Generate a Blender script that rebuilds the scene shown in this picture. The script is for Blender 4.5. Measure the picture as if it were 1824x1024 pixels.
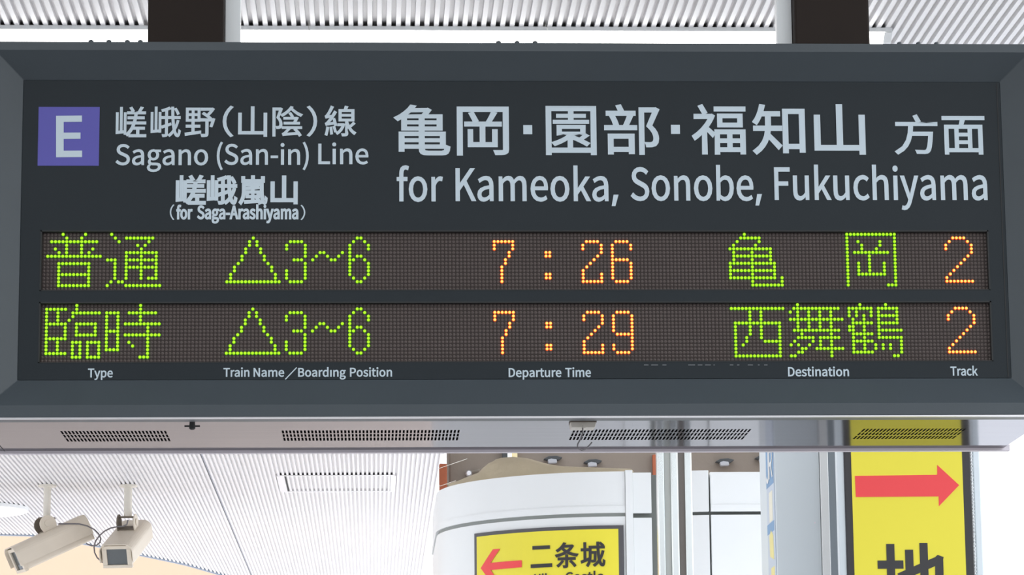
import bpy, bmesh, math, random
from mathutils import Vector, Matrix
from mathutils.geometry import tessellate_polygon

for _o in list(bpy.data.objects):
    bpy.data.objects.remove(_o)
S = bpy.context.scene
COL = S.collection
random.seed(7)

# ------------------------------------------------------------------ camera
F_PX = 5486.5                                   # focal length in pixels of the 1824 px wide frame
YAW, PITCH, ROLL = 0.0459662, 0.1855859, -0.0093204
CAM = Vector((-0.235989, -4.894457, 1.6))
_f = Vector((math.sin(YAW) * math.cos(PITCH), math.cos(YAW) * math.cos(PITCH), math.sin(PITCH)))
_r0 = Vector((math.cos(YAW), -math.sin(YAW), 0))
_u0 = _r0.cross(_f)
_r = _r0 * math.cos(ROLL) + _u0 * math.sin(ROLL)
_u = _u0 * math.cos(ROLL) - _r0 * math.sin(ROLL)
cam = bpy.data.cameras.new('camera')
cam.sensor_fit = 'HORIZONTAL'
cam.sensor_width = 36.0
cam.lens = 36.0 * F_PX / 1824.0
cam.clip_start, cam.clip_end = 0.05, 500
camo = bpy.data.objects.new('camera', cam)
COL.objects.link(camo)
M = Matrix((_r, _u, -_f)).transposed().to_4x4()
M.translation = CAM
camo.matrix_world = M
S.camera = camo

# ------------------------------------------------------------------ sky, sun, exposure
W = bpy.data.worlds.new('sky')
S.world = W
W.use_nodes = True
_n = W.node_tree.nodes
_n.clear()
_out = _n.new('ShaderNodeOutputWorld')
_bg = _n.new('ShaderNodeBackground')
_tc = _n.new('ShaderNodeTexCoord')
_sep = _n.new('ShaderNodeSeparateXYZ')
_mr = _n.new('ShaderNodeMapRange')
_mr.inputs[1].default_value = -0.1
_mr.inputs[2].default_value = 0.7
_rmp = _n.new('ShaderNodeValToRGB')
_rmp.color_ramp.elements[0].color = (1.0, 0.985, 0.96, 1)
_rmp.color_ramp.elements[1].color = (0.74, 0.86, 1.0, 1)
_L = W.node_tree.links.new
_L(_tc.outputs['Generated'], _sep.inputs[0])
_L(_sep.outputs[2], _mr.inputs[0])
_L(_mr.outputs[0], _rmp.inputs[0])
_L(_rmp.outputs[0], _bg.inputs[0])
_L(_bg.outputs[0], _out.inputs[0])
_bg.inputs[1].default_value = 2.45

sun = bpy.data.lights.new('sun', 'SUN')
sun.energy = 5.2
sun.angle = math.radians(1.5)
sun.color = (1.0, 0.97, 0.93)
suno = bpy.data.objects.new('sun', sun)
COL.objects.link(suno)
suno.rotation_euler = Vector((-0.80, -0.50, -0.52)).to_track_quat('-Z', 'Y').to_euler()

row = bpy.data.lights.new('unseen_strip_lamps', 'AREA')      # unseen next row of strip lamps, added to light the board's face
row.shape = 'RECTANGLE'
row.size, row.size_y = 6.0, 0.17
row.energy = 112.0
row.color = (0.93, 0.98, 1.0)
rowo = bpy.data.objects.new('unseen_strip_lamps', row)
COL.objects.link(rowo)
rowo.location = (0.2, -2.6, 3.74)

vs = S.view_settings
vs.view_transform = 'Standard'
vs.look = 'None'
vs.exposure = 0.0
vs.gamma = 1.0
vs.use_curve_mapping = False


# ------------------------------------------------------------------ helpers
def ray(px, py):
    return (_f + _r * ((px - 912) / F_PX) + _u * ((512 - py) / F_PX))


def at(px, py, x=None, y=None, z=None):
    """The point of the plane x=, y= or z= that a pixel of the photograph looks at."""
    d = ray(px, py)
    if y is not None:
        t = (y - CAM.y) / d.y
    elif z is not None:
        t = (z - CAM.z) / d.z
    else:
        t = (x - CAM.x) / d.x
    return CAM + d * t


def s2l(c):
    c = c / 255.0
    return c / 12.92 if c <= 0.04045 else ((c + 0.055) / 1.055) ** 2.4


def rgb(r, g, b):
    return (s2l(r), s2l(g), s2l(b), 1.0)


MATS = {}


def mat(name, col, rough=0.6, metal=0.0, noise=0.0, nscale=8.0, bump=0.0, bscale=60.0, stretch=(1, 1, 1), spec=0.5,
        emit=None, estr=0.0, tint=None):
    if name in MATS:
        return MATS[name]
    m = bpy.data.materials.new(name)
    m.use_nodes = True
    nt = m.node_tree
    b = nt.nodes['Principled BSDF']
    b.inputs['Base Color'].default_value = col
    b.inputs['Roughness'].default_value = rough
    b.inputs['Metallic'].default_value = metal
    b.inputs['Specular IOR Level'].default_value = spec
    if tint is not None:
        b.inputs['Specular Tint'].default_value = (tint, tint, tint * 1.04, 1)
    if emit:
        b.inputs['Emission Color'].default_value = emit
        b.inputs['Emission Strength'].default_value = estr
    if noise or bump:
        tc = nt.nodes.new('ShaderNodeTexCoord')
        mp = nt.nodes.new('ShaderNodeMapping')
        mp.inputs['Scale'].default_value = stretch
        nt.links.new(tc.outputs['Object'], mp.inputs[0])
    if noise:
        nz = nt.nodes.new('ShaderNodeTexNoise')
        nz.inputs['Scale'].default_value = nscale
        nz.inputs['Detail'].default_value = 5
        nt.links.new(mp.outputs[0], nz.inputs['Vector'])
        mx = nt.nodes.new('ShaderNodeMix')
        mx.data_type = 'RGBA'
        mx.inputs[6].default_value = tuple(max(0, c * (1 - noise)) for c in col[:3]) + (1,)
        mx.inputs[7].default_value = tuple(min(1, c * (1 + noise)) for c in col[:3]) + (1,)
        nt.links.new(nz.outputs['Fac'], mx.inputs[0])
        nt.links.new(mx.outputs[2], b.inputs['Base Color'])
    if bump:
        n2 = nt.nodes.new('ShaderNodeTexNoise')
        n2.inputs['Scale'].default_value = bscale
        nt.links.new(mp.outputs[0], n2.inputs['Vector'])
        bp = nt.nodes.new('ShaderNodeBump')
        bp.inputs['Strength'].default_value = bump
        bp.inputs['Distance'].default_value = 0.004
        nt.links.new(n2.outputs['Fac'], bp.inputs['Height'])
        nt.links.new(bp.outputs[0], b.inputs['Normal'])
    MATS[name] = m
    return m


class MB:
    """Collects simple shapes and links them as ONE mesh object."""

    def __init__(self):
        self.v, self.f, self.mi = [], [], []

    def add(self, vs_, fs_, k=0):
        o = len(self.v)
        self.v += [tuple(p) for p in vs_]
        self.f += [tuple(i + o for i in f) for f in fs_]
        self.mi += [k] * len(fs_)
        return self

    def box(self, a, b, k=0):
        x0, y0, z0 = (min(a[i], b[i]) for i in range(3))
        x1, y1, z1 = (max(a[i], b[i]) for i in range(3))
        return self.add([(x0, y0, z0), (x1, y0, z0), (x1, y1, z0), (x0, y1, z0), (x0, y0, z1), (x1, y0, z1), (x1, y1, z1), (x0, y1, z1)],
                        [(0, 3, 2, 1), (4, 5, 6, 7), (0, 1, 5, 4), (1, 2, 6, 5), (2, 3, 7, 6), (3, 0, 4, 7)], k)

    def prism(self, poly, d0, d1, axis='y', k=0):
        """Outline in the plane across AXIS, extruded from d0 to d1 along it."""
        n = len(poly)

        def P(p, d):
            return {'y': (p[0], d, p[1]), 'x': (d, p[0], p[1]), 'z': (p[0], p[1], d)}[axis]
        vs_ = [P(p, d0) for p in poly] + [P(p, d1) for p in poly]
        fs_ = [tuple(range(n)), tuple(range(2 * n - 1, n - 1, -1))] + [(i, i + n, (i + 1) % n + n, (i + 1) % n) for i in range(n)]
        return self.add(vs_, fs_, k)

    def tube(self, pts, r, n=10, k=0, caps=True):
        pts = [Vector(p) for p in pts]
        rs = r if isinstance(r, (list, tuple)) else [r] * len(pts)
        vs_, fs_ = [], []
        up = None
        for i, p in enumerate(pts):
            t = (pts[min(i + 1, len(pts) - 1)] - pts[max(i - 1, 0)]).normalized()
            if up is None:
                up = t.orthogonal().normalized()
            up = (up - t * up.dot(t)).normalized()
            w = t.cross(up)
            for j in range(n):
                a = 2 * math.pi * j / n
                vs_.append(p + (up * math.cos(a) + w * math.sin(a)) * rs[i])
        for i in range(len(pts) - 1):
            for j in range(n):
                fs_.append((i * n + j, i * n + (j + 1) % n, (i + 1) * n + (j + 1) % n, (i + 1) * n + j))
        if caps:
            fs_.append(tuple(range(n - 1, -1, -1)))
            fs_.append(tuple((len(pts) - 1) * n + j for j in range(n)))
        return self.add(vs_, fs_, k)

    def build(self, name, mats, parent=None, smooth=False, bevel=0.0, origin=None, matrix=None, film=False):
        me = bpy.data.meshes.new(name)
        o_ = Vector(origin) if origin is not None else Vector((0, 0, 0))
        me.from_pydata([tuple(Vector(p) - o_) for p in self.v], [], self.f)
        mats = mats if isinstance(mats, (list, tuple)) else [mats]
        for m in mats:
            me.materials.append(m)
        if len(mats) > 1:
            me.polygons.foreach_set('material_index', self.mi)
        bm = bmesh.new()
        bm.from_mesh(me)
        if not film:
            bmesh.ops.recalc_face_normals(bm, faces=bm.faces)
        bm.to_mesh(me)
        bm.free()
        if smooth:
            for p in me.polygons:
                p.use_smooth = True
        o = bpy.data.objects.new(name, me)
        COL.objects.link(o)
        o.location = o_
        if bevel:
            bv = o.modifiers.new('edge', 'BEVEL')
            bv.width = bevel
            bv.segments = 2
            bv.limit_method = 'ANGLE'
            bv.angle_limit = math.radians(40)
        if smooth == 'auto':
            es = o.modifiers.new('split', 'EDGE_SPLIT')
            es.split_angle = math.radians(40)
        if parent is not None:
            o.parent = parent
            if parent.type == 'EMPTY' or True:
                o.matrix_parent_inverse = Matrix.Identity(4)
                o.location = o_ - world_loc(parent) if matrix is None else o_
        if matrix is not None:
            o.matrix_local = matrix
        return o


def world_loc(o):
    p = Vector(o.location)
    while o.parent is not None:
        o = o.parent
        p = p + Vector(o.location)
    return p


def tag(o, label=None, cat=None, group=None, kind=None):
    if label:
        o['label'] = label
    if cat:
        o['category'] = cat
    if group:
        o['group'] = group
    if kind:
        o['kind'] = kind
    return o


def thing(name, label, cat, loc=(0, 0, 0), group=None):
    o = bpy.data.objects.new(name, None)
    COL.objects.link(o)
    o.location = loc
    o.empty_display_size = 0.05
    return tag(o, label, cat, group)


def structure(o):
    return tag(o, kind='structure')


# ------------------------------------------------------------------ outlines of the letters and characters, per 1000 em
GLYPH_TEXT = """
嵯|1001|193,830 193,129 129,123 129,672 72,672 72,51 311,72 311,31 361,31 405,-18 452,25 495,72 533,124 567,179 682,179 682,24 454,24 454,-43 961,-43 961,24 753,24 753,179 917,179 917,245 600,245 635,337 955,337 955,402 654,402 675,491 907,491 907,552 686,552 699,636 944,636 944,700 796,700 874,823 801,842 722,700 558,700 610,724 538,838 476,814 542,700 405,700 405,636 627,636 614,552 420,552 420,491 602,491 581,402 399,402 399,337 560,337 525,253 481,177 429,110 368,51 368,670 311,670 311,139 252,134 252,830
峨|1001|779,778 808,734 834,686 857,641 872,601 926,628 911,667 888,712 860,758 831,801;188,835 188,122 120,116 120,672 65,672 65,50 310,72 310,61 365,61 365,672 310,672 310,132 246,127 246,835;863,424 849,372 833,322 813,274 792,227 767,480 959,480 959,545 764,545 756,832 691,832 700,545 571,545 571,738 675,776 623,832 574,810 515,788 451,768 387,750 409,695 507,719 507,545 389,545 389,480 507,480 507,292 381,253 403,187 507,223 507,5 503,-8 492,-11 409,-10 428,-77 497,-74 541,-63 564,-39 571,5 571,244 682,283 670,345 571,312 571,480 704,480 711,384 719,295 730,213 743,140 709,92 671,49 631,12 588,-19 633,-70 668,-43 701,-12 733,23 763,61 786,2 813,-41 845,-69 882,-79 908,-71 931,-42 952,14 968,104 918,141 912,82 904,38 894,11 882,2 861,12 842,37 825,78 810,132 844,195 873,263 899,335 920,410
野|1001|135,561 256,561 256,450 135,450;320,561 441,561 441,450 320,450;135,729 256,729 256,620 135,620;320,729 441,729 441,620 320,620;38,32 48,-42 532,30 531,96 324,68 324,206 506,206 506,274 324,274 324,388 506,388 506,791 72,791 72,388 252,388 252,274 71,274 71,206 252,206 252,59;578,614 634,582 690,545 742,506 788,468 527,468 527,396 688,396 688,13 684,-1 668,-6 541,-4 565,-79 617,-79 660,-77 696,-73 723,-66 755,-39 763,11 763,396 880,396 824,235 886,218 908,269 930,329 952,393 971,457 920,471 907,468 848,468 868,490 779,564 828,608 875,656 918,708 955,760 905,793 890,789 539,789 539,721 836,721 812,689 785,658 756,628 727,601 626,660
山|1001|108,633 108,-2 817,-2 817,-76 894,-76 894,634 817,634 817,74 539,74 539,830 461,830 461,74 185,74 185,633
陰|1001|563,632 586,602 608,570 626,538 639,510 699,540 666,598 619,658;417,354 417,297 886,297 886,354 774,354 848,494 798,510 787,507 409,507 409,450 753,450 699,354;387,-64 415,-57 480,-50 612,-40 841,-24 876,-83 937,-47 909,0 869,53 824,106 776,154 718,122 796,36 487,19 618,157 950,157 950,215 361,215 361,157 530,157 497,117 464,82 437,54 419,37 389,15 364,4;81,798 81,-80 148,-80 148,730 279,730 199,498 244,441 272,389 286,341 290,297 285,256 269,229 237,220 179,221 198,155 265,157 317,175 348,220 358,290 354,339 340,391 312,447 267,507 368,772 318,801 307,798;621,847 567,773 495,703 409,640 314,587 365,535 440,579 510,631 573,687 628,749 685,693 757,634 837,579 922,535 971,594 881,633 795,684 721,740 663,795 683,827
線|1001|524,531 838,531 838,442 524,442;524,675 838,675 838,588 524,588;182,189 204,-27 263,-16 238,198;84,197 76,134 65,71 51,12 35,-40 94,-62 109,-9 123,53 136,119 145,186;275,208 322,43 378,61 327,223;886,345 773,230 725,347 725,382 910,382 910,735 683,735 725,824 642,842 608,735 454,735 454,382 654,382 654,3 651,-9 637,-12 535,-12 557,-81 638,-80 691,-69 718,-43 725,3 725,192 764,122 809,59 860,6 916,-36 965,23 919,52 876,88 836,132 801,180 942,300;417,298 417,235 548,235 514,166 470,105 419,56 363,20 406,-32 479,20 543,90 595,179 632,285 588,300 576,298;66,240 84,248 122,256 194,268 314,287 325,229 387,247 378,294 364,348 348,406 329,461 271,447 301,346 157,327 217,401 275,482 330,566 381,653 315,691 240,557 137,548 178,608 217,675 254,744 287,814 217,843 184,762 147,687 113,627 89,591 61,553 35,536 59,467 198,491 115,379 75,333 41,311
亀|1001|458,169 458,100 197,100 197,169;458,217 197,217 197,286 458,286;532,169 810,169 810,100 532,100;532,217 532,286 810,286 810,217;312,843 269,784 209,724 135,665 46,613 99,563 168,604 168,386 458,386 458,338 125,338 125,-9 197,-9 197,47 458,47 458,41 464,-16 487,-52 531,-71 600,-76 833,-76 892,-69 929,-46 949,-2 959,66 894,93 877,3 829,-18 605,-18 545,-6 532,40 532,47 883,47 883,338 532,338 532,386 831,386 831,663 584,663 646,754 597,786 586,782 360,782 393,828;239,502 458,502 458,435 239,435;532,502 757,502 757,435 532,435;239,614 458,614 458,549 239,549;532,614 757,614 757,549 532,549;246,663 312,726 546,726 500,663
岡|1001|282,676 356,519 421,544 345,697;89,788 89,-80 162,-80 162,717 844,717 844,17 839,-1 821,-6 688,-6 713,-70 770,-70 815,-69 850,-65 877,-58 909,-33 918,16 918,788;266,375 266,74 734,74 734,375 667,375 667,139 532,139 532,450 803,450 803,513 631,513 724,681 650,700 631,655 609,606 584,557 559,513 210,513 210,450 463,450 463,139 331,139 331,375
園|1001|331,404 669,404 669,323 331,323;463,708 463,653 261,653 261,605 463,605 463,543 203,543 203,495 795,495 795,543 532,543 532,605 742,605 742,653 532,653 532,708;267,449 267,278 455,278 396,235 328,196 255,163 180,136 223,86 281,110 340,138 397,170 451,205 451,59 518,59 518,209 587,178 654,144 715,111 764,80 806,124 689,189 791,264 742,294 736,289 736,449;537,278 724,278 640,213 522,263;82,797 82,-80 153,-80 153,-38 845,-38 845,-80 919,-80 919,797;153,30 153,729 845,729 845,30
部|1001|141,629 161,586 180,540 194,495 204,456 272,476 262,514 247,558 228,603 206,646;628,788 628,-78 695,-78 695,719 856,719 752,449 808,384 843,325 861,271 867,222 862,174 841,143 800,132 723,135 737,99 743,64 829,65 891,85 927,137 937,215 932,269 915,327 881,390 825,458 949,758 898,791 886,788;247,827 289,723 80,723 80,655 553,655 553,723 367,723 314,845;434,649 419,602 401,550 381,499 361,453 51,453 51,384 576,384 576,453 434,453 509,632;109,291 109,-73 180,-73 180,-26 455,-26 455,-66 530,-66 530,291;180,42 180,223 455,223 455,42
福|1001|133,810 210,663 271,693 193,835;534,599 820,599 820,489 534,489;467,660 467,428 890,428 890,660;410,792 410,727 943,727 943,792;636,300 636,196 484,196 484,300;704,300 864,300 864,196 704,196;636,137 636,30 484,30 484,137;704,137 864,137 864,30 704,30;55,653 55,585 308,585 252,487 181,396 102,317 19,253 58,185 92,211 126,239 159,270 192,303 192,-78 265,-78 265,354 372,238 414,296 414,-80 484,-80 484,-33 864,-33 864,-77 936,-77 936,363 414,363 414,301 285,417 319,467 351,519 378,573 402,629 361,656 346,653
知|1001|548,754 548,-51 621,-51 621,28 833,28 833,-40 909,-40 909,754;621,99 621,683 833,683 833,99;157,842 136,751 109,665 74,588 33,523 94,479 116,513 137,551 157,593 175,637 252,637 252,473 252,437 45,437 45,365 247,365 230,263 193,162 130,66 34,-21 86,-77 163,-11 221,62 265,140 294,220 462,14 513,78 312,296 322,365 516,365 516,437 326,437 327,472 327,637 487,637 487,707 199,707 230,827
方|1001|441,819 509,668 68,668 68,595 341,595 327,419 286,248 200,95 46,-23 101,-82 223,4 309,110 365,231 399,362 757,362 744,215 729,112 712,46 692,12 671,2 644,0 475,7 493,-29 502,-66 670,-69 719,-60 757,-34 783,10 804,90 821,216 836,399 839,435 411,435 424,595 937,595 937,668 515,668 586,699 513,847
面|1001|390,334 602,334 602,221 390,221;390,396 390,507 602,507 602,396;390,160 602,160 602,43 390,43;58,775 58,703 445,703 417,577 104,577 104,-80 176,-80 176,-27 821,-27 821,-80 897,-80 897,577 494,577 533,703 946,703 946,775;176,43 176,507 320,507 320,43;821,43 671,43 671,507 821,507
嵐|1001|147,588 147,380 144,280 128,172 93,65 30,-32 85,-85 155,23 195,144 215,267 219,379 219,526 773,526 778,273 795,82 835,-39 907,-81 943,-71 966,-40 979,17 986,104 937,151 935,89 931,38 924,4 913,-8 876,37 856,161 847,350 846,588;274,337 274,135 464,135 464,23 223,13 229,-51 699,-24 726,-80 785,-57 765,-16 736,30 704,77 669,120 613,99 663,33 530,26 530,135 721,135 721,337 530,337 530,417 718,443 680,494 594,480 489,469 375,461 263,456 279,404 464,411 464,337;333,285 469,285 469,187 333,187;525,285 659,285 659,187 525,187;461,842 461,712 196,712 196,815 120,815 120,648 888,648 888,815 811,815 811,712 538,712 538,842
二|1001|141,698 141,617 861,617 861,698;57,104 57,20 946,20 946,104
条|1001|300,182 258,135 205,87 149,44 96,10 146,-43 201,-3 259,46 314,100 361,155;630,145 684,99 737,48 783,-3 819,-47 876,-4 839,40 791,90 738,139 684,184;668,684 633,646 594,611 550,579 503,549 457,578 415,609 378,643 344,680 348,684;379,843 330,773 263,702 177,635 74,576 128,521 174,547 217,575 257,604 294,634 325,600 358,569 394,539 432,512 338,473 239,441 138,417 35,400 70,332 182,354 294,384 401,422 503,469 596,425 698,388 806,360 920,339 965,407 859,423 758,446 663,475 575,511 637,555 694,605 743,661 783,722 733,753 719,749 406,749 461,827;462,394 462,287 147,287 147,220 462,220 462,3 458,-8 447,-11 358,-10 381,-76 454,-75 504,-65 531,-41 538,3 538,220 853,220 853,287 538,287 538,394
城|1001|41,129 65,55 340,164 326,232 229,196 229,527 325,527 325,597 229,597 229,829 159,829 159,597 53,597 53,527 159,527 159,170;867,507 849,439 828,374 804,313 776,255 765,334 755,422 748,516 743,618 954,618 954,688 881,688 931,723 908,750 878,779 844,809 810,835 760,802 792,775 824,745 853,715 875,688 741,688 740,842 668,842 671,688 367,688 367,376 363,273 349,164 316,59 256,-36 311,-83 377,21 415,140 432,261 437,376 437,420 563,420 561,304 558,227 554,180 547,158 521,148 443,151 461,88 551,88 581,96 603,115 614,147 621,207 625,307 628,454 629,483 437,483 437,618 673,618 680,491 690,371 704,262 722,165 679,110 632,60 579,16 522,-24 576,-76 622,-42 666,-4 706,37 744,81 769,17 799,-30 834,-60 873,-70 914,-60 943,-28 961,33 971,128 915,166 911,92 905,41 895,11 882,2 858,12 835,42 815,89 796,153 839,229 877,310 909,399 936,494
地|1001|430,748 430,474 321,429 349,362 430,396 430,79 437,12 461,-30 506,-51 578,-57 825,-57 889,-48 930,-18 953,38 965,125 898,153 892,82 880,39 858,17 822,11 581,11 516,23 502,77 502,427 636,484 636,143 707,143 707,514 847,574 840,277 829,255 810,250 743,252 761,186 855,194 891,215 910,260 915,309 917,393 919,505 919,638 923,652 870,672 856,661 841,647 707,591 707,841 636,841 636,561 502,505 502,748;33,154 63,79 373,219 355,286 241,238 241,529 360,529 360,600 241,600 241,829 170,829 170,600 42,600 42,529 170,529 170,208
（|1001|696,381 710,241 751,115 813,2 895,-96 955,-65 878,30 819,136 782,252 769,381 782,509 819,625 878,731 955,826 895,857 813,759 751,646 710,520
）|1001|305,381 291,520 251,646 188,759 106,857 46,826 124,731 182,625 219,509 232,381 219,252 182,136 124,30 46,-65 106,-96 188,2 251,115 291,241
／|1001|937,847 34,-56 64,-86 967,817
(|338|239,-196 295,-171 239,-60 200,60 176,184 168,311 176,438 200,562 239,681 295,793 239,819 177,704 131,583 102,452 92,311 102,170 131,40 177,-82
)|338|99,-196 161,-82 207,40 236,170 246,311 236,452 207,583 161,704 99,819 42,793 99,681 139,562 163,438 171,311 163,184 139,60 99,-60 42,-171
,|278|75,-190 136,-155 182,-107 211,-49 221,19 216,64 201,98 177,119 144,126 118,122 96,109 81,89 75,62 81,35 95,15 117,2 142,-2 153,-1 146,-44 126,-81 95,-112 53,-136
-|347|46,245 302,245 302,315 46,315
A|609|4,0 97,0 168,224 437,224 507,0 605,0 355,734 252,734;191,297 227,411 300,659 304,659 379,411 414,297
B|658|101,0 334,0 447,13 535,54 592,121 613,215 602,283 571,334 524,370 464,391 464,396 510,419 543,456 564,502 571,555 552,637 500,693 420,724 318,734 101,734;193,423 193,661 306,661 382,655 436,634 469,598 480,543 470,492 438,455 383,431 302,423;193,74 193,350 321,350 407,343 470,319 509,277 522,218 508,154 469,109 406,83 321,74
C|639|378,-13 445,-6 504,14 557,47 603,92 552,151 515,116 475,90 431,74 382,68 287,89 215,149 169,244 153,370 170,493 217,586 290,645 385,666 429,661 469,647 504,625 535,597 585,657 548,691 502,720 447,740 384,747 254,721 151,646 83,526 58,367 82,207 149,87 250,13
D|689|101,0 288,0 435,25 542,98 608,214 630,370 608,525 542,640 433,710 284,734 101,734;193,76 193,659 276,659 390,640 471,584 519,493 535,370 519,246 471,153 390,96 276,76
F|553|101,0 193,0 193,329 474,329 474,408 193,408 193,656 524,656 524,734 101,734
J|536|237,-13 329,5 392,53 428,126 440,215 440,734 346,734 346,224 339,153 317,105 280,77 228,68 191,73 157,87 127,113 101,151 35,103 72,53 117,17 172,-6
K|647|101,0 193,0 193,232 319,383 540,0 643,0 378,456 608,734 503,734 195,366 193,366 193,734 101,734
L|544|101,0 515,0 515,79 193,79 193,734 101,734
N|724|101,0 188,0 188,386 177,615 181,615 260,464 528,0 623,0 623,734 535,734 535,352 548,120 543,120 464,271 195,734 101,734
P|634|101,0 193,0 193,292 314,292 425,306 510,347 565,418 585,519 565,620 509,686 423,723 310,734 101,734;193,368 193,659 298,659 383,652 444,629 481,586 493,519 481,451 446,404 387,376 302,368
R|636|193,386 193,659 316,659 393,652 449,630 483,590 495,529 483,466 449,421 393,394 316,386;504,0 608,0 422,321 489,348 541,391 575,451 587,529 568,625 515,688 433,723 330,734 101,734 101,0 193,0 193,311 325,311
S|597|304,-13 408,3 487,48 536,114 554,195 542,267 510,320 462,361 403,392 298,437 255,456 216,480 187,513 176,560 186,604 214,637 257,658 313,666 362,661 406,648 445,626 481,598 529,657 486,693 435,722 377,740 313,747 221,733 148,692 100,631 82,553 96,482 131,429 179,391 231,365 336,318 385,296 424,270 450,236 460,187 449,139 419,101 371,77 305,68 249,75 195,93 146,122 103,159 48,95 100,50 161,16 229,-5
T|600|253,0 346,0 346,656 569,656 569,734 31,734 31,656 253,656
a|564|217,-13 266,-7 313,10 357,35 398,65 401,65 409,0 484,0 484,334 473,426 439,497 381,542 295,558 232,551 174,534 124,511 82,487 117,424 152,445 191,464 234,477 280,482 336,470 370,439 388,395 393,344 243,318 139,277 79,219 59,141 71,76 104,27 154,-3;243,61 206,66 175,81 155,108 147,147 160,195 201,234 277,263 393,283 393,132 354,101 318,79 281,66
b|619|331,-13 421,7 496,64 548,156 568,280 554,395 512,482 444,538 351,558 306,552 262,535 220,511 180,482 184,579 184,797 92,797 92,0 165,0 173,56 177,56 214,27 253,5 293,-8;316,64 287,67 254,76 220,94 184,120 184,407 222,438 259,462 294,476 328,481 395,466 440,425 465,362 473,279 461,189 428,121 379,79
c|511|306,-13 355,-8 401,5 444,27 483,55 443,117 415,96 385,79 351,67 314,63 246,78 193,120 158,186 146,271 159,357 195,423 249,466 317,481 348,477 376,468 402,453 426,434 472,494 441,518 405,539 363,553 313,558 213,539 130,483 73,393 52,271 72,151 125,62 206,6
d|621|277,-13 325,-7 369,10 408,34 443,64 446,64 454,0 529,0 529,797 437,797 437,588 442,495 406,521 371,541 333,553 288,558 199,538 124,481 72,390 53,271 69,150 114,61 185,6;297,64 234,78 187,119 157,184 147,272 160,357 193,423 243,466 304,481 338,478 371,468 403,450 437,424 437,138 403,105 369,82 334,69
e|555|312,-13 365,-9 411,3 453,20 491,42 459,103 428,85 395,71 360,63 322,60 252,73 196,112 158,172 142,250 509,250 513,302 498,408 456,488 388,540 295,558 205,538 127,481 73,391 52,271 72,151 128,62 210,6;141,315 159,388 195,441 242,473 297,485 354,474 397,441 423,388 433,315
f|325|33,470 107,470 107,0 198,0 198,470 313,470 313,544 198,544 198,630 203,676 217,710 241,730 275,737 336,722 356,793 336,800 314,805 290,809 265,810 195,798 146,762 117,705 107,631 107,544 33,539
g|565|275,-250 389,-235 476,-194 531,-134 551,-62 539,-4 503,36 444,60 362,67 254,67 209,72 179,84 164,103 159,126 162,147 169,164 180,178 194,191 213,183 234,177 254,174 274,172 353,185 416,223 458,283 474,362 470,395 461,426 447,452 430,474 541,474 541,544 351,544 274,558 197,544 132,505 88,444 71,364 77,317 93,277 116,243 142,217 142,213 121,195 101,172 87,144 82,112 86,82 96,58 112,38 131,23 131,18 97,-8 72,-38 56,-70 51,-105 68,-167 114,-213 185,-241;274,234 230,243 194,269 168,310 159,364 168,417 193,457 230,482 274,491 320,482 357,457 382,417 391,364 381,310 356,269 319,243;288,-187 222,-181 173,-161 142,-131 131,-92 134,-69 144,-45 161,-22 186,0 256,-8 350,-8 398,-12 433,-23 454,-45 461,-77 449,-118 414,-153 360,-178
h|608|92,0 184,0 184,395 222,431 258,457 293,472 332,478 379,469 411,443 430,398 436,332 436,0 527,0 527,344 517,436 486,503 435,544 361,558 308,551 261,531 219,502 180,467 184,579 184,797 92,797
i|275|92,0 184,0 184,544 92,544;138,656 163,660 182,673 195,692 199,717 195,741 182,760 163,772 138,776 114,772 95,760 82,741 78,717 82,692 95,673 114,660
j|275|35,-242 104,-230 150,-194 176,-137 184,-62 184,544 93,544 93,-62 90,-107 80,-140 59,-162 26,-169 -26,-159 -44,-228;138,656 163,660 182,673 195,692 199,717 195,741 182,760 163,772 138,776 113,772 94,760 82,741 77,717 82,692 94,673 113,660
k|553|92,0 182,0 182,143 284,262 444,0 543,0 337,324 519,544 417,544 186,257 182,257 182,797 92,797
l|284|188,-13 241,-5 228,65 209,63 199,65 192,72 186,84 184,102 184,797 92,797 92,108 98,57 115,19 145,-5
m|927|92,0 184,0 184,395 220,431 255,457 289,473 320,478 365,469 397,443 416,398 422,332 422,0 513,0 513,395 550,431 585,457 618,473 650,478 695,469 726,443 745,398 751,332 751,0 842,0 842,344 832,436 802,503 751,544 678,558 630,550 584,529 541,496 498,454 477,497 446,530 403,551 347,558 300,551 256,531 216,501 178,465 176,465 167,544 92,544
n|611|92,0 184,0 184,395 222,431 258,457 293,472 332,478 379,469 411,443 430,398 436,332 436,0 527,0 527,344 517,436 486,503 435,544 361,558 308,551 261,531 218,501 178,465 176,465 167,544 92,544
o|607|303,-13 399,6 479,62 534,151 555,271 534,393 479,483 399,539 303,558 208,539 128,483 73,393 52,271 73,151 128,62 208,6;303,63 239,78 190,120 158,186 146,271 158,357 190,423 239,466 303,481 368,466 418,423 450,357 462,271 450,186 418,120 368,78
p|621|92,-229 184,-229 184,-45 181,50 219,23 256,3 294,-9 331,-13 421,7 496,64 548,156 568,280 554,395 512,482 444,538 351,558 305,552 260,535 217,510 178,481 176,481 167,544 92,544;316,64 287,67 255,76 220,94 184,120 184,407 222,438 259,462 294,476 328,481 395,466 440,425 465,362 473,279 461,189 428,121 379,79
r|389|92,0 184,0 184,349 214,408 249,447 285,469 320,476 374,467 391,546 332,558 288,550 247,527 210,491 178,445 176,445 167,544 92,544
s|469|234,-13 319,0 381,35 419,86 432,148 417,213 379,258 326,290 266,313 222,331 185,350 159,375 149,408 155,438 174,463 205,480 250,487 285,483 316,473 345,458 374,439 418,496 383,520 343,540 298,553 249,558 170,546 111,513 75,464 62,404 76,344 113,301 163,270 220,246 265,229 305,207 334,179 344,143 338,110 318,83 284,65 237,58 191,63 150,76 112,97 76,123 32,62 74,32 123,8 177,-7
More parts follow.
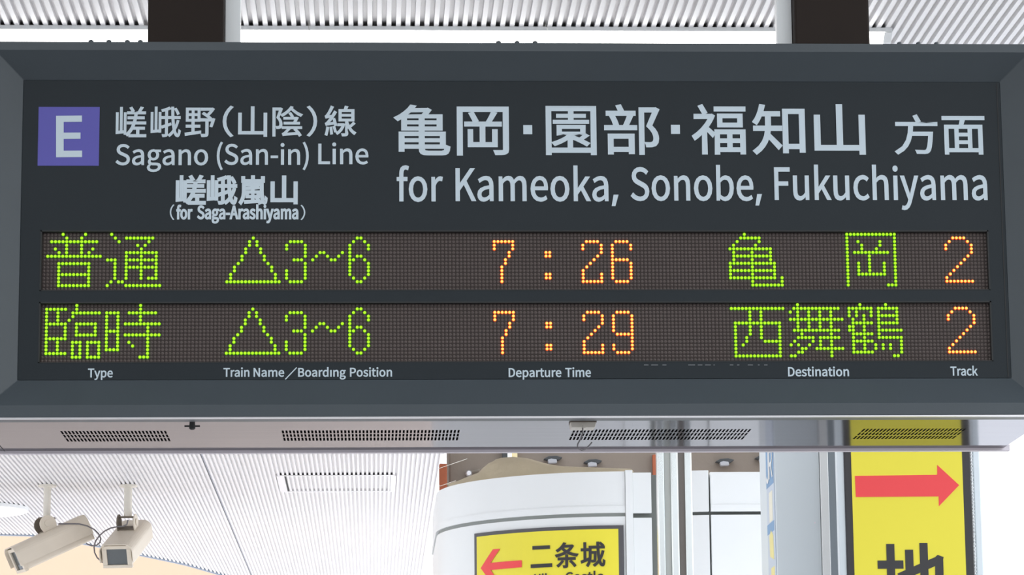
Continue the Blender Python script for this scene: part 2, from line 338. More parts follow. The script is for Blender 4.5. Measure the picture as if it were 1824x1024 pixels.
t|378|262,-13 288,-11 314,-7 339,0 364,7 345,76 283,61 244,68 218,88 204,121 199,165 199,470 347,470 347,544 199,544 199,697 123,697 113,544 27,539 27,470 108,470 108,168 116,94 142,37 190,0
u|608|251,-13 303,-6 350,14 391,45 431,85 434,85 441,0 517,0 517,544 426,544 426,158 389,117 353,88 318,71 278,66 232,74 200,100 182,145 176,210 176,544 84,544 84,199 94,107 125,41 177,1
y|522|101,-234 173,-220 229,-180 272,-120 304,-46 509,544 420,544 321,242 277,88 272,88 218,242 108,544 13,544 231,-1 219,-42 199,-89 172,-126 139,-150 97,-159 55,-150 37,-223
"""
GLYPHS = {}
for _ln in GLYPH_TEXT.split('\n'):
    if not _ln:
        continue
    _c, _a, _s = _ln.split('|')
    GLYPHS[_c] = (int(_a), [[tuple(float(q) for q in p.split(',')) for p in c.split(' ')] for c in _s.split(';')])
GLYPHS['ı'] = (GLYPHS['i'][0], GLYPHS['i'][1][:1])
GLYPHS[' '] = (230, [])
GLYPHS[','] = (GLYPHS[','][0], [[(88, 128), (196, 128), (112, -112), (36, -112)]])   # a straight slanted comma, as on the board
GLYPHS['square'] = (1000, [[(0, 0), (1000, 0), (1000, 1000), (0, 1000)]])


def inside(p, c):
    r = False
    for i in range(len(c)):
        (xa, ya), (xb, yb) = c[i - 1], c[i]
        if (ya > p[1]) != (yb > p[1]) and p[0] < (xb - xa) * (p[1] - ya) / (yb - ya) + xa:
            r = not r
    return r


def lettering_mesh(items, offset=0.0, depth=0.001):
    """items: outlines in metres, as lists of contours. Fills every outline and thickens its strokes by OFFSET.
    Gives verts and faces of a film in x, z that faces -y at y = -depth."""
    vs_, fs_ = [], []
    for n, cs in enumerate(items):
        cs2 = []
        for c in cs:
            d = [p for i, p in enumerate(c) if (Vector(p) - Vector(c[i - 1])).length > 1e-6]
            if len(d) > 2:
                cs2.append(d)
        flat = [p for c in cs2 for p in c]
        o = len(vs_)
        vs_ += [(p[0], -depth, p[1]) for p in flat]
        deep = [sum(inside(c[0], e) for e in cs2 if e is not c) for c in cs2]
        start = [sum(len(e) for e in cs2[:k]) for k in range(len(cs2))]
        for k, c in enumerate(cs2):              # each outer outline with the holes right inside it
            if deep[k] % 2:
                continue
            use = [k] + [m for m, e in enumerate(cs2) if deep[m] == deep[k] + 1 and inside(e[0], c)]
            idx = [start[m] + q for m in use for q in range(len(cs2[m]))]
            fs_ += [tuple(o + idx[q] for q in t) for t in tessellate_polygon([[Vector((p[0], p[1], 0)) for p in cs2[m]] for m in use])]
        if offset <= 0:
            continue
        total = sum(len(c) for c in cs2)
        n_edge = 0
        for c in cs2:                            # a mitred band along each contour, every edge on a level of its own
            m = len(c)
            nrm = []
            for i in range(m):
                dx, dz = c[(i + 1) % m][0] - c[i][0], c[(i + 1) % m][1] - c[i][1]
                L = math.hypot(dx, dz)
                nrm.append((-dz / L, dx / L))
            mit = []
            for i in range(m):
                (ax, az), (bx, bz) = nrm[i - 1], nrm[i]
                k = 1.0 + ax * bx + az * bz
                vx, vz = ((ax + bx) / k, (az + bz) / k) if k > 0.2 else (bx, bz)
                L = math.hypot(vx, vz)
                if L > 1.9:
                    vx, vz = vx * 1.9 / L, vz * 1.9 / L
                mit.append((vx * offset, vz * offset))
            for i in range(m):
                p, q, u, v = c[i], c[(i + 1) % m], mit[i], mit[(i + 1) % m]
                y = -depth * (1.05 + 0.45 * n_edge / total)
                n_edge += 1
                o = len(vs_)
                vs_ += [(p[0] + u[0], y, p[1] + u[1]), (p[0] - u[0], y, p[1] - u[1]), (q[0] - v[0], y, q[1] - v[1]), (q[0] + v[0], y, q[1] + v[1])]
                fs_ += [(o, o + 1, o + 2), (o, o + 2, o + 3)]
    out = []
    for f in fs_:                                # every face looks to the front
        a, b_, c = (Vector(vs_[k]) for k in f[:3])
        out.append(f if (b_ - a).cross(c - a).y < 0 else tuple(reversed(f)))
    return vs_, out


def fit_char(ch, x0, x1, z0, z1, off):
    cs = GLYPHS[ch][1]
    xs = [p[0] for c in cs for p in c]
    zs = [p[1] for c in cs for p in c]
    ax, bx, az, bz = min(xs), max(xs), min(zs), max(zs)
    x0, x1, z0, z1 = x0 + off, x1 - off, z0 + off, z1 - off
    sx = (x1 - x0) / max(1, bx - ax)
    sz = (z1 - z0) / max(1, bz - az)
    return [[(x0 + (p[0] - ax) * sx, z0 + (p[1] - az) * sz) for p in c] for c in cs]


def fit_word(w, x0, x1, base, cap, off):
    """Sets a word between x0 and x1, its capitals CAP high above BASE."""
    out, pen = [], 0
    for ch in w:
        a, cs = GLYPHS[ch]
        out.append([[(p[0] + pen, p[1]) for p in c] for c in cs])
        pen += a
    xs = [p[0] for g in out for c in g for p in c]
    ax, bx = min(xs), max(xs)
    sx = (x1 - x0 - 2 * off) / (bx - ax)
    sz = (cap - 2 * off) / 735.0
    return [[[(x0 + off + (p[0] - ax) * sx, base + off + p[1] * sz) for p in c] for c in g] for g in out]

# ------------------------------------------------------------------ materials
M_CHAR = mat('charcoal_paint', rgb(60, 67, 72), 0.42, spec=0.4, noise=0.06, nscale=14, bump=0.05, bscale=900)
M_PANEL = mat('dark_panel_film', rgb(33, 39, 43), 0.5, spec=0.18, noise=0.05, nscale=9, bump=0.04, bscale=700)
M_LETTER = mat('pale_grey_lettering', rgb(186, 199, 207), 0.5, noise=0.02)
M_PURPLE = mat('violet_film', rgb(78, 73, 158), 0.5, noise=0.03)
M_LEDBOARD = mat('led_board', rgb(54, 47, 45), 0.8, spec=0.2, noise=0.08, nscale=3)
M_LENS = mat('unlit_led_lens', rgb(88, 79, 76), 0.5, spec=0.3, noise=0.06, nscale=5)
M_BLACK = mat('black_gasket', rgb(34, 35, 35), 0.7)
M_STEEL = mat('brushed_stainless', rgb(156, 151, 153), 0.06, 0.82, tint=0.58, noise=0.22, nscale=5, bump=0.015, bscale=6, stretch=(0.8, 14, 14))
M_STEEL_DULL = mat('dull_steel_edge', rgb(236, 228, 234), 0.6, 0.0, noise=0.06, nscale=10)
M_TRIM = mat('bright_trim', rgb(205, 203, 205), 0.35, 0.9)
M_BROWN = mat('dark_brown_paint', rgb(38, 29, 24), 0.6, spec=0.2, noise=0.1, nscale=20)
M_WHITE = mat('white_enamel', rgb(238, 240, 240), 0.4, noise=0.03, nscale=4)
M_WHITE_OLD = mat('aged_white_enamel', rgb(222, 216, 204), 0.5, noise=0.08, nscale=12)
M_RIB = mat('ceiling_sheet', rgb(231, 229, 229), 0.45, noise=0.05, nscale=1.3, stretch=(6, 0.5, 1))
M_DARK = mat('dark_gap', rgb(60, 60, 60), 0.8)
M_CONC = mat('taupe_concrete', rgb(118, 106, 95), 0.9, noise=0.18, nscale=3, bump=0.3, bscale=30)
M_MOUND = mat('tan_spray_coat', rgb(192, 178, 152), 0.95, noise=0.16, nscale=6, bump=0.6, bscale=45)
M_RUST = mat('rust_red_paint', rgb(150, 78, 46), 0.7, noise=0.2, nscale=25)
M_YELLOW = mat('yellow_film', rgb(242, 228, 64), 0.5, noise=0.03, nscale=3)
M_RED = mat('red_film', rgb(246, 72, 76), 0.5, noise=0.03)
M_INK = mat('black_ink', rgb(52, 50, 52), 0.5)
M_FRAME_GREY = mat('grey_frame_paint', rgb(84, 82, 86), 0.5)
M_FLOOR = mat('pale_paving', rgb(204, 202, 203), 0.8, noise=0.10, nscale=0.8)
M_PEACH = mat('peach_render', rgb(206, 176, 150), 0.9, noise=0.05, nscale=0.6)
M_GREYPANEL = mat('cool_grey_panel', rgb(218, 226, 231), 0.45, noise=0.03, nscale=2)
M_BLUE = mat('blue_print', rgb(120, 160, 200), 0.5, noise=0.15, nscale=8)
M_CREAM = mat('cream_print', rgb(236, 224, 150), 0.5)
M_CABLE = mat('grey_cable', rgb(112, 108, 110), 0.6)
M_CAMBODY = mat('beige_camera_enamel', rgb(214, 203, 186), 0.45, noise=0.07, nscale=9)
M_GRIME = mat('grimy_bracket', rgb(120, 110, 98), 0.8, noise=0.3, nscale=30)
M_LENSGLASS = mat('dark_window_glass', rgb(70, 76, 78), 0.08, spec=0.8)


def emission(name, col, strength):
    m = bpy.data.materials.new(name)
    m.use_nodes = True
    nt = m.node_tree
    nt.nodes.remove(nt.nodes['Principled BSDF'])
    e = nt.nodes.new('ShaderNodeEmission')
    e.inputs[0].default_value = col
    e.inputs[1].default_value = strength
    nt.links.new(e.outputs[0], nt.nodes['Material Output'].inputs[0])
    return m


M_TUBE = emission('lit_diffuser', (1.0, 0.98, 0.95, 1), 8.0)
M_GREEN_CORE = emission('green_led_core', rgb(198, 250, 56), 1.0)
M_GREEN_EDGE = emission('green_led_edge', rgb(104, 208, 8), 1.0)
M_AMBER_CORE = emission('amber_led_core', rgb(255, 238, 120), 1.15)
M_AMBER_EDGE = emission('amber_led_edge', rgb(255, 76, 22), 1.1)

# ------------------------------------------------------------------ the setting
CZ = 3.78                                       # underside of the ribbed ceiling
PITCH_RIB = 0.025
GROOVE = 0.013


def ceil_end(x):
    """The far edge of the ceiling sheet sweeps away to the right in a shallow arc."""
    pts = [(-6, 14.6), (-2.50, 15.55), (-2.15, 16.2), (-1.62, 17.55), (-0.9, 20.2), (0.4, 25.0), (9, 25)]
    for (xa, ya), (xb, yb) in zip(pts, pts[1:]):
        if xa <= x <= xb:
            return ya + (yb - ya) * (x - xa) / (xb - xa)
    return 25.0


b = MB()
XR_NEAR, XR_FAR, Y_STEP = 1.72, at(783, 840, z=CZ).x, 8.4
YC0 = -16.0
x = -5.2
while x < XR_NEAR:
    ye = ceil_end(x) if x < XR_FAR else Y_STEP
    w0, w1 = 0.0142, 0.0125                      # a rib narrows slightly to its lower face
    prof = [(x, CZ + GROOVE), (x + (w0 - w1) / 2, CZ), (x + (w0 + w1) / 2, CZ), (x + w0, CZ + GROOVE), (x + PITCH_RIB, CZ + GROOVE)]
    n = len(prof)
    b.add([(p[0], YC0, p[1]) for p in prof] + [(p[0], ye, p[1]) for p in prof], [(i, i + 1, i + 1 + n, i + n) for i in range(n - 1)])
    b.add([(p[0], ye, p[1]) for p in prof[:4]], [(0, 1, 2, 3)])
    x += PITCH_RIB
# the roof over the sheet
ro = [(-5.2, YC0), (1.9, YC0), (1.9, Y_STEP), (XR_FAR, Y_STEP), (XR_FAR, ceil_end(XR_FAR)), (-0.9, 20.2), (-1.62, 17.55), (-2.15, 16.2), (-2.5, 15.55), (-5.2, 14.75)]
b.prism(ro, CZ + GROOVE + 0.002, CZ + 0.12, 'z')
ceiling = structure(b.build('ceiling', M_RIB))

b = MB()                                        # flashing along the open edge of the roof
for k, (xa, za) in enumerate([(1.66, 0.0), (1.74, -0.012), (1.83, -0.02)]):
    b.box((xa, YC0, CZ - 0.006 + za), (xa + 0.074, Y_STEP, CZ + 0.04))
structure(b.build('trim_1', M_GREYPANEL))
b = MB()                                        # joint strip between two runs of sheet
xs_ = at(404, 917, z=CZ).x
b.box((xs_ - 0.003, 5.0, CZ - 0.002), (xs_ + 0.003, 19.3, CZ + 0.008))
structure(b.build('trim_2', mat('joint_grey', rgb(150, 152, 162), 0.6)))
b = MB()                                        # capping along the far edge of the sheet
ex = [-5.0 + i * 0.1 for i in range(54)]
for xa, xb in zip(ex, ex[1:]):
    if xb > XR_FAR:
        break
    b.add([(xa, ceil_end(xa), CZ - 0.006), (xb, ceil_end(xb), CZ - 0.006), (xb, ceil_end(xb) + 0.05, CZ - 0.006), (xa, ceil_end(xa) + 0.05, CZ - 0.006),
           (xa, ceil_end(xa), CZ + 0.13), (xb, ceil_end(xb), CZ + 0.13), (xb, ceil_end(xb) + 0.05, CZ + 0.13), (xa, ceil_end(xa) + 0.05, CZ + 0.13)],
          [(0, 3, 2, 1), (4, 5, 6, 7), (0, 1, 5, 4), (1, 2, 6, 5), (2, 3, 7, 6), (3, 0, 4, 7)])
structure(b.build('trim_3', mat('blue_grey_capping', rgb(150, 162, 178), 0.5)))

structure(MB().box((-25, 2.4, -0.2), (25, 45, 0)).build('floor', M_FLOOR))
structure(MB().box((-25, -22, -0.2), (25, 2.4, 0)).build('floor_front', mat('added_dark_floor', rgb(112, 111, 112), 0.85, noise=0.15, nscale=2)))  # dark stretch added out of view to cut bounce light from below
structure(MB().box((-14, -15.2, 0), (8, -15, 3.76)).build('wall_front_added', mat('added_wall_grey', rgb(196, 199, 204), 0.8)))  # added out of view behind the camera to keep light off the board
structure(MB().box((-14, 27, 0), (-0.4, 27.4, 6.5)).build('wall_back', M_PEACH))
structure(MB().box((-9, 14.2, 0), (0.15, 14.5, 2.6)).build('wall_left_added', mat('taupe_wall', rgb(236, 222, 212), 0.8, noise=0.12, nscale=1.5)))  # added out of direct view to tone the underside sheet's reflection
Y_BEAM = 10.6
structure(MB().box((XR_FAR + 0.01, Y_BEAM, 2.9), (at(1600, 820, y=Y_BEAM).x, Y_BEAM + 0.5, 4.3)).build('beam', M_CONC, bevel=0.01))

# ------------------------------------------------------------------ departure board
PIT = 0.006                                     # LED pitch
Z0 = 2.60792                                    # height of the top LED row
LZ2 = Z0 - 0.116704                             # top LED row of the lower display


def led(c, r, low=False):
    return ((c - 127.5) * PIT, (LZ2 if low else Z0) - r * PIT)


YP = -0.006                                     # face of the lettered panel
YF = -0.036                                     # face of the outer frame
DEP = 0.40                                      # rear of the housing
tl, tr, bl, br = at(42, 145, y=YP), at(1783, 145, y=YP), at(32, 677, y=YP), at(1798, 672.5, y=YP)
PX0, PX1 = (tl.x + bl.x) / 2, (tr.x + br.x) / 2
PZ1, PZ0 = (tl.z + tr.z) / 2, (bl.z + br.z) / 2
ft, fb = at(912, 91, y=YF).z, at(912, 719.5, y=YF).z
FZ1, FZ0 = at(912, 76, y=YF).z, at(912, 741, y=YF).z
BEV = (ft - PZ1 + PZ0 - fb) / 2
RIM = FZ1 - ft
FX0, FX1 = PX0 - BEV - RIM - 0.05, at(1882, 740, y=YF).x

board = thing('departure_board', 'long dark charcoal electronic departure board hanging from two brown posts', 'sign', ((PX0 + PX1) / 2, 0, FZ0))
# frame: flat rim, sloping reveal down to the panel
b = MB()
o4 = [(FX0, FZ0), (FX1, FZ0), (FX1, FZ1), (FX0, FZ1)]
m4 = [(PX0 - BEV, fb), (PX1 + BEV, fb), (PX1 + BEV, ft), (PX0 - BEV, ft)]
i4 = [(PX0, PZ0), (PX1, PZ0), (PX1, PZ1), (PX0, PZ1)]
vs_ = [(p[0], YF, p[1]) for p in o4] + [(p[0], YF, p[1]) for p in m4] + [(p[0], YP + 0.001, p[1]) for p in i4] + [(p[0], 0.02, p[1]) for p in o4] + [(p[0], 0.02, p[1]) for p in i4]
fs_ = []
for i in range(4):
    j = (i + 1) % 4
    fs_ += [(i, j, 4 + j, 4 + i), (4 + i, 4 + j, 8 + j, 8 + i), (i, 12 + i, 12 + j, j), (8 + i, 8 + j, 16 + j, 16 + i), (12 + i, 16 + i, 16 + j, 12 + j)]
b.add(vs_, fs_)
b.build('frame', M_CHAR, board, bevel=0.0012)
# lettered panel with two display openings
OX0, OX1 = led(-0.9, 0)[0], led(255.6, 0)[0]
wins = [(led(0, 0)[1] + 0.0052, led(0, 15)[1] - 0.0040), (led(0, 0, True)[1] + 0.0045, led(0, 15, True)[1] - 0.0046)]
b = MB()
b.box((PX0, YP, wins[0][0]), (PX1, 0.014, PZ1))
b.box((PX0, YP, wins[1][0]), (PX1, 0.014, wins[0][1]))
b.box((PX0, YP, PZ0), (PX1, 0.014, wins[1][1]))
for (zt, zb_) in wins:
    b.box((PX0, YP, zb_), (OX0, 0.014, zt))
    b.box((OX1, YP, zb_), (PX1, 0.014, zt))
panel = b.build('panel', M_PANEL, board)
b = MB()                                        # dark gasket round each display opening
for (zt, zb_) in wins:
    t = 0.0022
    b.box((OX0, YP - 0.0006, zt - t), (OX1, 0.012, zt))
    b.box((OX0, YP - 0.0006, zb_), (OX1, 0.012, zb_ + t * 0.6))
    b.box((OX0, YP - 0.0006, zb_), (OX0 + t, 0.012, zt))
    b.box((OX1 - t, YP - 0.0006, zb_), (OX1, 0.012, zt))
b.build('gasket', M_BLACK, board)
# narrow upright groove between panel and its right-hand margin
MB().box((OX1 + 0.0225, YP - 0.0008, PZ0 + 0.002), (OX1 + 0.0240, YP + 0.002, PZ1 - 0.002)).build('panel_seam', M_BLACK, panel)

# housing behind: top, ends, rear, and the underside sheet with four perforated vents
UZ = FZ0 + 0.003                                # underside sheet
b = MB()
HX0, HX1 = FX0, FX1
b.box((HX0, 0.02, FZ1 - 0.004), (HX1, DEP, FZ1))
b.box((HX0, 0.02, UZ + 0.0017), (HX0 + 0.003, DEP, FZ1))
b.box((HX1 - 0.003, 0.02, UZ + 0.0017), (HX1, DEP, FZ1))
b.box((HX0, DEP - 0.003, UZ), (HX1, DEP, FZ1))
b.build('housing', M_CHAR, board)
MB().box((HX0, 0.025, UZ + 0.09), (HX1, DEP - 0.01, UZ + 0.094)).build('inner_tray', M_DARK, board)
yv0, yv1 = at(660, 766.2, z=UZ).y, at(660, 784.6, z=UZ).y
groups = [(at(107, 767.8, z=UZ).x, at(295.5, 767.8, z=UZ).x, 29), (at(501.5, 765.8, z=UZ).x, at(819, 765.8, z=UZ).x, 49),
          (at(1022.5, 763.6, z=UZ).x, at(1339, 763.6, z=UZ).x, 49), (at(1541, 761.8, z=UZ).x, at(1724, 761.8, z=UZ).x, 29)]
b = MB()
b.box((HX0, YF + 0.004, UZ), (HX1, yv0, UZ + 0.0015))
b.box((HX0, yv1, UZ), (HX1, DEP - 0.012, UZ + 0.0015))
xs_ = [HX0] + [q for g in groups for q in g[:2]] + [HX1]
for i in range(0, len(xs_), 2):
    b.box((xs_[i], yv0, UZ), (xs_[i + 1], yv1, UZ + 0.0015))
under = b.build('underside_sheet', M_STEEL, board)
for (xa, xb, n) in groups:
    b = MB()
    p = (xb - xa) / (n - 0.45)
    for k in range(n - 1):
        b.box((xa + k * p + 0.55 * p, yv0, UZ), (xa + (k + 1) * p, yv1, UZ + 0.0015))
    dy = (yv1 - yv0) / 3
    for k in (1, 2):
        b.box((xa, yv0 + k * dy - 0.0045, UZ + 0.0002), (xb, yv0 + k * dy + 0.0045, UZ + 0.0013))
    b.build('vent_grille', M_STEEL, under)
q = at(8, 803, z=UZ)
MB().box((q.x - 0.0008, YF + 0.012, UZ - 0.0003), (q.x + 0.0008, DEP - 0.014, UZ + 0.001)).build('sheet_seam', M_DARK, under)
MB().box((HX0, YF + 0.001, FZ0 - 0.0022), (HX1, YF + 0.010, FZ0 + 0.002)).build('lower_trim', M_TRIM, board)
xe0, xe1 = HX0, at(1796, 800, y=DEP).x
MB().box((xe0, DEP - 0.014, UZ - 0.0046), (xe1, DEP, UZ + 0.006)).build('rear_lip', M_STEEL_DULL, board)

# the two display modules
BITS = {}


def bits(key, spec):
    """spec: one string per row, 'a-b c' runs of lit columns."""
    pts = []
    for r, s in spec.items():
        for w in s.split():
            a, _, c = w.partition('-')
            for q in range(int(a), int(c or a) + 1):
                pts.append((q, r))
    BITS[key] = pts


bits('futsu_first', {0: '5 11', 1: '6 10', 2: '2-14', 3: '6 10', 4: '3 6 10 13', 5: '4 6 10 12', 6: '1-15', 8: '4-12', 9: '4 12', 10: '4 12', 11: '4-12', 12: '4 12', 13: '4 12', 14: '4-12'})
bits('futsu_second', {0: '18', 1: '19 22-29', 2: '20 28', 3: '25 27', 4: '26', 5: '22-30', 6: '22 26 30', 7: '17-19 22-30', 8: '19 22 26 30', 9: '19 22-30', 10: '19 22 26 30', 11: '19 22 26 30',
                      12: '19 22 26 28-30', 13: '18 20 21', 14: '17 22-31'})
bits('triangle', {1: '56', 2: '55 57', 3: '55 57', 4: '54 58', 5: '54 58', 6: '53 59', 7: '53 59', 8: '52 60', 9: '51 61', 10: '51 61', 11: '50 62', 12: '50 62', 13: '49-63'})
bits('three', {2: '66-69', 3: '65 70', 4: '65 70', 5: '70', 6: '70', 7: '67-69', 8: '70', 9: '70', 10: '65 70', 11: '65 70', 12: '65 70', 13: '66-69'})
bits('tilde', {5: '74 75 80', 6: '73 76 79', 7: '72 77 78'})
bits('six', {1: '84 85', 2: '83 86', 3: '82 87', 4: '82 87', 5: '82', 6: '82 84 85', 7: '82 83 86', 8: '82 87', 9: '82 87', 10: '82 87', 11: '82 87', 12: '83 86', 13: '84 85'})
bits('seven', {2: '121-126', 3: '121 126', 4: '121 126', 5: '125', 6: '125', 7: '124', 8: '124', 9: '123', 10: '123', 11: '123', 12: '123', 13: '123'})
bits('colon', {5: '135 136', 6: '135 136', 11: '135 136', 12: '135 136'})
bits('two', {2: '146-149', 3: '145 150', 4: '145 150', 5: '150', 6: '149', 7: '148', 8: '147', 9: '146', 10: '145', 11: '145 150', 12: '145 150', 13: '145-150'})
bits('time_six', {2: '154-157', 3: '153 158', 4: '153 158', 5: '153', 6: '153', 7: '153-157', 8: '153 158', 9: '153 158', 10: '153 158', 11: '153 158', 12: '153 158', 13: '154-157'})
bits('nine', {2: '154-157', 3: '153 158', 4: '153 158', 5: '153 158', 6: '153 158', 7: '153 158', 8: '154-158', 9: '158', 10: '158', 11: '153 158', 12: '153 158', 13: '154-157'})
bits('kame', {0: '189', 1: '188-193', 2: '187 193', 3: '186 192', 4: '185-196', 5: '186 191 196', 6: '186-196', 7: '186 191 196', 8: '185-197', 9: '185 191 197', 10: '185-197', 11: '185 191 197',
              12: '185-197 199', 13: '191 199', 14: '191-199'})
bits('oka', {0: '217-230', 1: '217 230', 2: '217 220 226 230', 3: '217 221 226 230', 4: '217 221 225 230', 5: '217 219-228 230', 6: '217 223 230', 7: '217 223 230', 8: '217 220 223 227 230',
             9: '217 220 223 227 230', 10: '217 220 223 227 230', 11: '217 220-227 230', 12: '217 230', 13: '217 230', 14: '217 228-230'})
bits('track_two', {1: '246-249', 2: '245 250', 3: '244 251', 4: '244 251', 5: '251', 6: '250', 7: '249', 8: '248', 9: '247', 10: '246', 11: '245', 12: '244', 13: '244-251'})
bits('rin', {0: '9', 1: '1-6 9', 2: '1 4 8-15', 3: '1 4 8', 4: '1 4 7', 5: '1-6 9-14', 6: '1 6 9 14', 7: '1 6 9 14', 8: '1 6 9-14', 9: '1-6', 10: '1 4 8-10 12-15', 11: '1 4 8 10 12 15',
             12: '1 4 8 10 12 15', 13: '1-6 8 10 12 15', 14: '8-10 12-15'})
bits('ji', {0: '26', 1: '26', 2: '17-20 23-30', 3: '17 20 26', 4: '17 20 26', 5: '17 20 22-31', 6: '17 20 28', 7: '17-20 28', 8: '17 20 22-31', 9: '17 20 28', 10: '17 20 23 28', 11: '17 20 24 28',
            12: '17-20 28', 13: '28', 14: '26-28'})
bits('nishi', {1: '185-199', 2: '190 193', 3: '190 193', 4: '190 193', 5: '186-198', 6: '186 190 193 198', 7: '186 190 193 198', 8: '186 190 193 198', 9: '186 189 193 198', 10: '186 189 194-198',
               11: '186 188 198', 12: '186 198', 13: '186 198', 14: '186-198'})
bits('mai', {0: '203', 1: '202-214', 2: '201 203 206 209 212', 3: '203 206 209 212', 4: '201-215', 5: '203 206 209 212', 6: '203 206 209 212', 7: '202-214', 8: '204 212', 9: '203-207 209-214',
             10: '202 207 209 212', 11: '201 203 206 209 212', 12: '204 205 208-215', 13: '203 204 212', 14: '201 202 212'})
bits('zuru', {0: '220 227', 1: '217-223 225-230', 2: '217 219 223 225 230', 3: '217 219 221 223 225-230', 4: '218 221 225 230', 5: '218-223 225-230', 6: '217 218 221 225', 7: '217 218 221 225-231',
              8: '218-223 225', 9: '218 221 225-231', 10: '218-223 231', 11: '218 221 224 226 228 231', 12: '218 221 224 226 228 231', 13: '218-223 231', 14: '229 230'})

YL = 0.002                                      # board that carries the LEDs
R_LED = 0.00285


def domes(b, pts, low, r, seg, two=True, core=0.80):
    for (c, q) in pts:
        cx, cz = led(c, q, low)
        ring = [(math.cos(2 * math.pi * k / seg), math.sin(2 * math.pi * k / seg)) for k in range(seg)]
        if two:
            vs_ = [(cx + r * p[0], YL, cz + r * p[1]) for p in ring] + [(cx + r * core * p[0], YL - 0.0018, cz + r * core * p[1]) for p in ring] + [(cx, YL - 0.0030, cz)]
            b.add(vs_, [(k, (k + 1) % seg, seg + (k + 1) % seg, seg + k) for k in range(seg)], 0)
            o = len(b.v) - len(vs_)
            b.f += [(o + seg + k, o + seg + (k + 1) % seg, o + 2 * seg) for k in range(seg)]
            b.mi += [1] * seg
        else:
            vs_ = [(cx + r * p[0], YL, cz + r * p[1]) for p in ring] + [(cx, YL - 0.0016, cz)]
            b.add(vs_, [(k, (k + 1) % seg, seg) for k in range(seg)], 0)


ROWS = [['futsu_first', 'futsu_second', 'triangle', 'three', 'tilde', 'six', 'seven', 'colon', 'two', 'time_six', 'kame', 'oka', 'track_two'],
        ['rin', 'ji', 'triangle', 'three', 'tilde', 'six', 'seven', 'colon', 'two', 'nine', 'nishi', 'mai', 'zuru', 'track_two']]
AMBER = {'seven', 'colon', 'two', 'time_six', 'nine', 'track_two'}
for li, keys in enumerate(ROWS):
    low = li == 1
    zt, zb_ = wins[li]
    mod = MB().box((OX0 - 0.004, YL, zb_ - 0.004), (OX1 + 0.004, 0.013, zt + 0.004)).build('led_display', M_LEDBOARD, board)
    lit = set(p for k in keys for p in BITS[k])
    b = MB()
    domes(b, [(c, q) for c in range(256) for q in range(16) if (c, q) not in lit], low, 0.00255, 6, two=False)
    tag(b.build('unlit_lens', M_LENS, mod), kind='stuff')
    for k in keys:
        b = MB()
        am = k in AMBER
        domes(b, BITS[k], low, R_LED + (0.00015 if am else 0), 10, core=0.74 if am else 0.80)
        g = b.build('lit_character', [M_AMBER_EDGE, M_AMBER_CORE] if am else [M_GREEN_EDGE, M_GREEN_CORE], mod)
        g['label'] = ('amber' if am else 'green') + ' lit character'

# lettering on the panel
def pz(px, py):
    p = at(px, py, y=YP)
    return p.x, p.z


def chars(rows, off):
    """rows: (character, px left, px right, py top, py bottom) as read off the photograph, on the panel face."""
    out = []
    for ch, a, c, t, d in rows:
        xm = (a + c) / 2
        ym = (t + d) / 2
        out.append(fit_char(ch, pz(a, ym)[0], pz(c, ym)[0], pz(xm, d)[1], pz(xm, t)[1], off))
    return out


def words(rows, off):
    out = []
    for w, a, c, base, top in rows:
        xm = (a + c) / 2
        x0, x1 = pz(a, base)[0], pz(c, base)[0]
        zb_ = pz(xm, base)[1]
        out += fit_word(w, x0, x1, zb_, pz(xm, top)[1] - zb_, off)
    return out


def put(name, items, off, m, parent, y=YP, depth=0.0008, label=None):
    v_, f_ = lettering_mesh(items, off, depth)
    b = MB()
    b.add([(p[0], p[1] + y, p[2]) for p in v_], f_)
    o = b.build(name, m, parent, film=True)
    if label:
        o['label'] = label
    return o


mm = 0.001
put('line_name_lettering', chars([('嵯', 206.3, 261, 190, 244.7), ('峨', 268.4, 322.4, 190, 244.7), ('野', 329, 383.4, 191.8, 244.5), ('（', 396.6, 415.8, 188.4, 244.5), ('山', 424.2, 476, 189.5, 244),
                                  ('陰', 485.3, 539.5, 189, 243.7), ('）', 546.6, 565, 188.4, 243.7), ('線', 578.2, 634.7, 188.4, 243.2)], 0.75 * mm), 0.75 * mm, M_LETTER, panel)
put('line_name_lettering', words([('Sagano', 205.8, 370.8, 294.3, 257.3), ('(San-in)', 386, 550, 293.7, 256.8), ('Line', 566.8, 656.3, 292.6, 256)], 0.6 * mm), 0.6 * mm, M_LETTER, panel)
put('branch_lettering', chars([('嵯', 313, 367, 311.7, 365), ('峨', 368.4, 423.2, 312.4, 365), ('嵐', 425, 476.8, 312.4, 365), ('山', 481.7, 530.5, 312.7, 364.2)], 1.5 * mm), 1.5 * mm, M_LETTER, panel)
put('branch_lettering', chars([('（', 302.6, 310.6, 364.2, 392)], 0.15 * mm), 0.15 * mm, M_LETTER, panel)
put('branch_lettering', chars([('）', 535.5, 543.8, 365, 392.3)], 0.15 * mm), 0.15 * mm, M_LETTER, panel)
put('branch_lettering', words([('for', 313.7, 343, 391, 366.8), ('Saga-Arashiyama', 351, 531.6, 390.8, 366)], 1.0 * mm), 1.0 * mm, M_LETTER, panel)
put('destination_lettering', chars([('亀', 701.5, 802.2, 186.6, 277), ('岡', 813.6, 906.5, 190, 277.4), ('square', 932, 948, 223, 239.2), ('園', 972, 1062.4, 189, 276.5), ('部', 1076, 1175, 186, 276),
                                    ('square', 1195, 1211, 222.5, 238.7), ('福', 1232, 1328.6, 185.7, 275.7), ('知', 1340, 1434, 185.5, 275.7), ('山', 1449.8, 1541, 185.7, 275.7)], 1.3 * mm), 1.3 * mm, M_LETTER, panel)
put('direction_lettering', chars([('方', 1593, 1670.2, 204, 275.5), ('面', 1677.8, 1754.4, 206.8, 275.6)], 0.9 * mm), 0.9 * mm, M_LETTER, panel)
